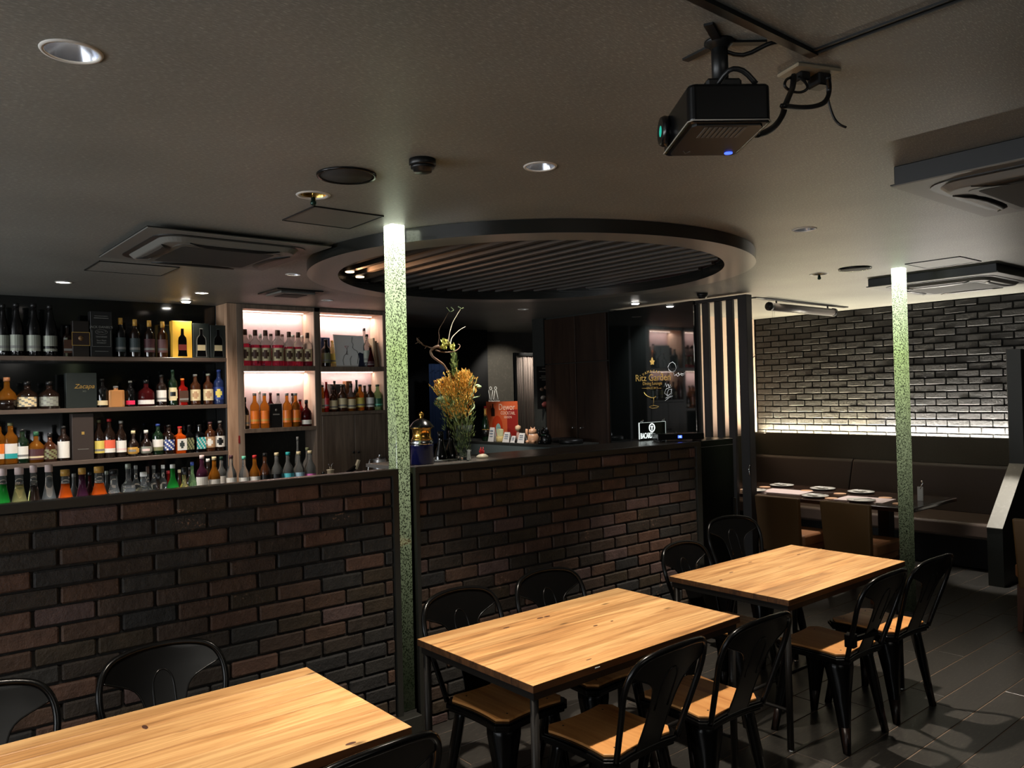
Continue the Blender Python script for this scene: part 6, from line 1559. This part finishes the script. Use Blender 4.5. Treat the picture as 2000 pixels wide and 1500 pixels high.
MB().tube([(0, 0, 1.62), (2.33, .0, 2.15)], .006, 6).build('cable', M_BLACK, t, (0, 0, 0)) if False else MB().tube([(2.05, 0, 2.0), (2.33, 0, 2.14)], .006, 6).build('cable', M_BLACK, t)

# projector with its ceiling mount and cables
ang = math.radians(-37.5)
PRX, PRY, PRZ = 1.56, 1.115, 2.30
t = thing('projector', 'black projector hanging under the ceiling with a green glinting lens', 'projector', (PRX, PRY, CZ), ang)
zb = PRZ - CZ
L2, W2 = .092, .128
b = MB()
pr_ = [(-L2, W2 * .9), (-L2 * .9, W2), (L2 * .9, W2), (L2, W2 * .9), (L2, -W2 * .9), (L2 * .9, -W2), (-L2 * .9, -W2), (-L2, -W2 * .9)]
smooth_bevel(MB().prism(pr_, zb, zb + .085).build('case', M_BLACKG, t), .008, 3)
MB().prism([(x * .86, y * .86) for x, y in pr_], zb - .003, zb).build('bottom_plate', mat('black textured plastic', (15, 14, 14), .35), t)
MB().tube([(x * 1.0, y * 1.0, zb + .004) for x, y in pr_], .0016, 5, closed=True).build('pale_seam', mat('pale seam', (150, 146, 138), .4), t)
# lens on the side facing smaller x
MLx = Matrix.Translation((-L2, .070, zb + .045)) @ Matrix.Rotation(-PI / 2, 4, 'Y')
MB().lathe([(.036, -.004), (.037, .010), (.033, .018), (.028, .018)], 24, M=MLx).build('lens_barrel', M_BLACKG, t)
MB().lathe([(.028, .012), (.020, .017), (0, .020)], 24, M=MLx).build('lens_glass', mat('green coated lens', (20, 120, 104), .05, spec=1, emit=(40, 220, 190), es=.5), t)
b = MB()
for i in range(9): b.box(-.05 + i * .011, -.044 + i * .011, -.10, -.03, zb - .0045, zb - .003)
b.build('vent_fins', mat('grey vent', (90, 88, 84), .4), t)
MB().lathe([(.010, 0), (.010, -.002), (0, -.002)], 14, c=(.062, .09, zb - .003)).build('power_light', mat('blue light', (60, 90, 255), .4, emit=(60, 90, 255), es=2.5), t)
text('lettering', 'V', .03, mat('grey vent', (90, 88, 84), .4), Matrix.Translation((-.045, .085, zb - .0036)) @ Matrix.Rotation(PI, 4, 'X'), t)
# mount
mx, my = .045, .03
Ri = Matrix.Rotation(-ang, 4, 'Z')
mv = Ri @ Vector((1.712 - PRX, 1.20 - PRY, 0))
MB().tube([(mv.x, mv.y, 0), (mv.x, mv.y, -.11)], .021, 14).build('mount_pole', M_BLACK, t)
MB().lathe([(.038, 0), (.038, -.005), (.028, -.010), (.022, -.02)], 20, c=(mv.x, mv.y, 0)).build('mount_flange', M_BLACK, t)
b = MB().bbox(mv.x - .045, mv.x + .045, mv.y - .035, mv.y + .035, -.15, -.105, .006)
for a, c in ((-.075, .10), (.075, .10), (-.075, -.10), (.075, -.10)): b.bar((mv.x * .6, mv.y * .6, -.14), (a, c, zb + .088), .016, .008)
b.build('mount_bracket', M_BLACK, t)
b = MB()
for a in (0, 2.1, 4.2): b.bar((mv.x, mv.y, -.004), (mv.x + .12 * math.cos(a), mv.y + .12 * math.sin(a), -.003), .022, .006)
b.build('mount_foot', M_BLACK, t)
MB().tube(catmull([(mv.x, mv.y, -.02), (mv.x + .06, mv.y, -.035), (mv.x + .12, mv.y - .01, -.012), (mv.x + .15, mv.y - .01, -.004)], 3), .006, 6).build('mount_cable', M_BLACK, t)
MB().tube(catmull([(-.02, -.09, zb + .09), (.0, -.12, zb + .115), (.03, -.125, zb + .112), (.06, -.12, zb + .085)], 3), .006, 6).build('carry_loop', M_BLACK, t)
t = thing('ceiling_outlet', 'white ceiling socket plate with black plugs beside the projector', 'socket', (2.075, 1.160, CZ), -.35)
MB().bbox(-.075, .075, -.045, .045, -.010, 0, .003).build('plate', mat('beige plastic', (150, 138, 116), .4), t)
MB().bbox(.01, .055, -.028, .022, -.045, -.010, .004).bbox(-.045, -.01, -.02, .02, -.035, -.010, .004).build('plug', M_BLACK, t)
def cable(nm, pts, r, label):
    t = thing(nm, label, 'cable', (0, 0, 0)); MB().tube(catmull([Vector(p) for p in pts], 4), r, 6).build('sheath', M_BLACK, t); return t
cable('power_cable', [(2.0535, 1.0936, 2.56), (2.0945, 1.112, 2.54), (2.0654, 1.1093, 2.5), (1.9972, 1.105, 2.47), (1.8916, 1.089, 2.44), (1.7443, 1.0471, 2.4)], .007, 'thick black power cable looping from the ceiling socket to the projector')
cable('signal_cable', [(1.99, 1.158, 2.57), (1.9685, 1.1495, 2.53), (1.9036, 1.1242, 2.48), (1.8551, 1.1064, 2.44), (1.8294, 1.0989, 2.41), (1.7772, 1.0866, 2.37), (1.6922, 1.061, 2.33), (1.6355, 1.0499, 2.31)], .008, 'black signal cable dropping from the ceiling socket behind the projector')
cable('loop_cable', [(2.0114, 1.1553, 2.57), (2.011, 1.1373, 2.55), (2.0087, 1.1291, 2.53), (1.9975, 1.1411, 2.52), (1.9676, 1.1539, 2.52), (1.9447, 1.1581, 2.53), (1.9563, 1.1599, 2.55), (1.9974, 1.1655, 2.57)], .004, 'thin black cable loop under the ceiling socket')
cable('dangling_cable', [(2.0867, 1.1131, 2.56), (2.0941, 1.1169, 2.52), (2.1033, 1.1153, 2.49), (2.1083, 1.1069, 2.46), (2.1074, 1.0922, 2.44), (2.1183, 1.079, 2.43)], .0035, 'thin black lead with a small tip dangling past the socket')
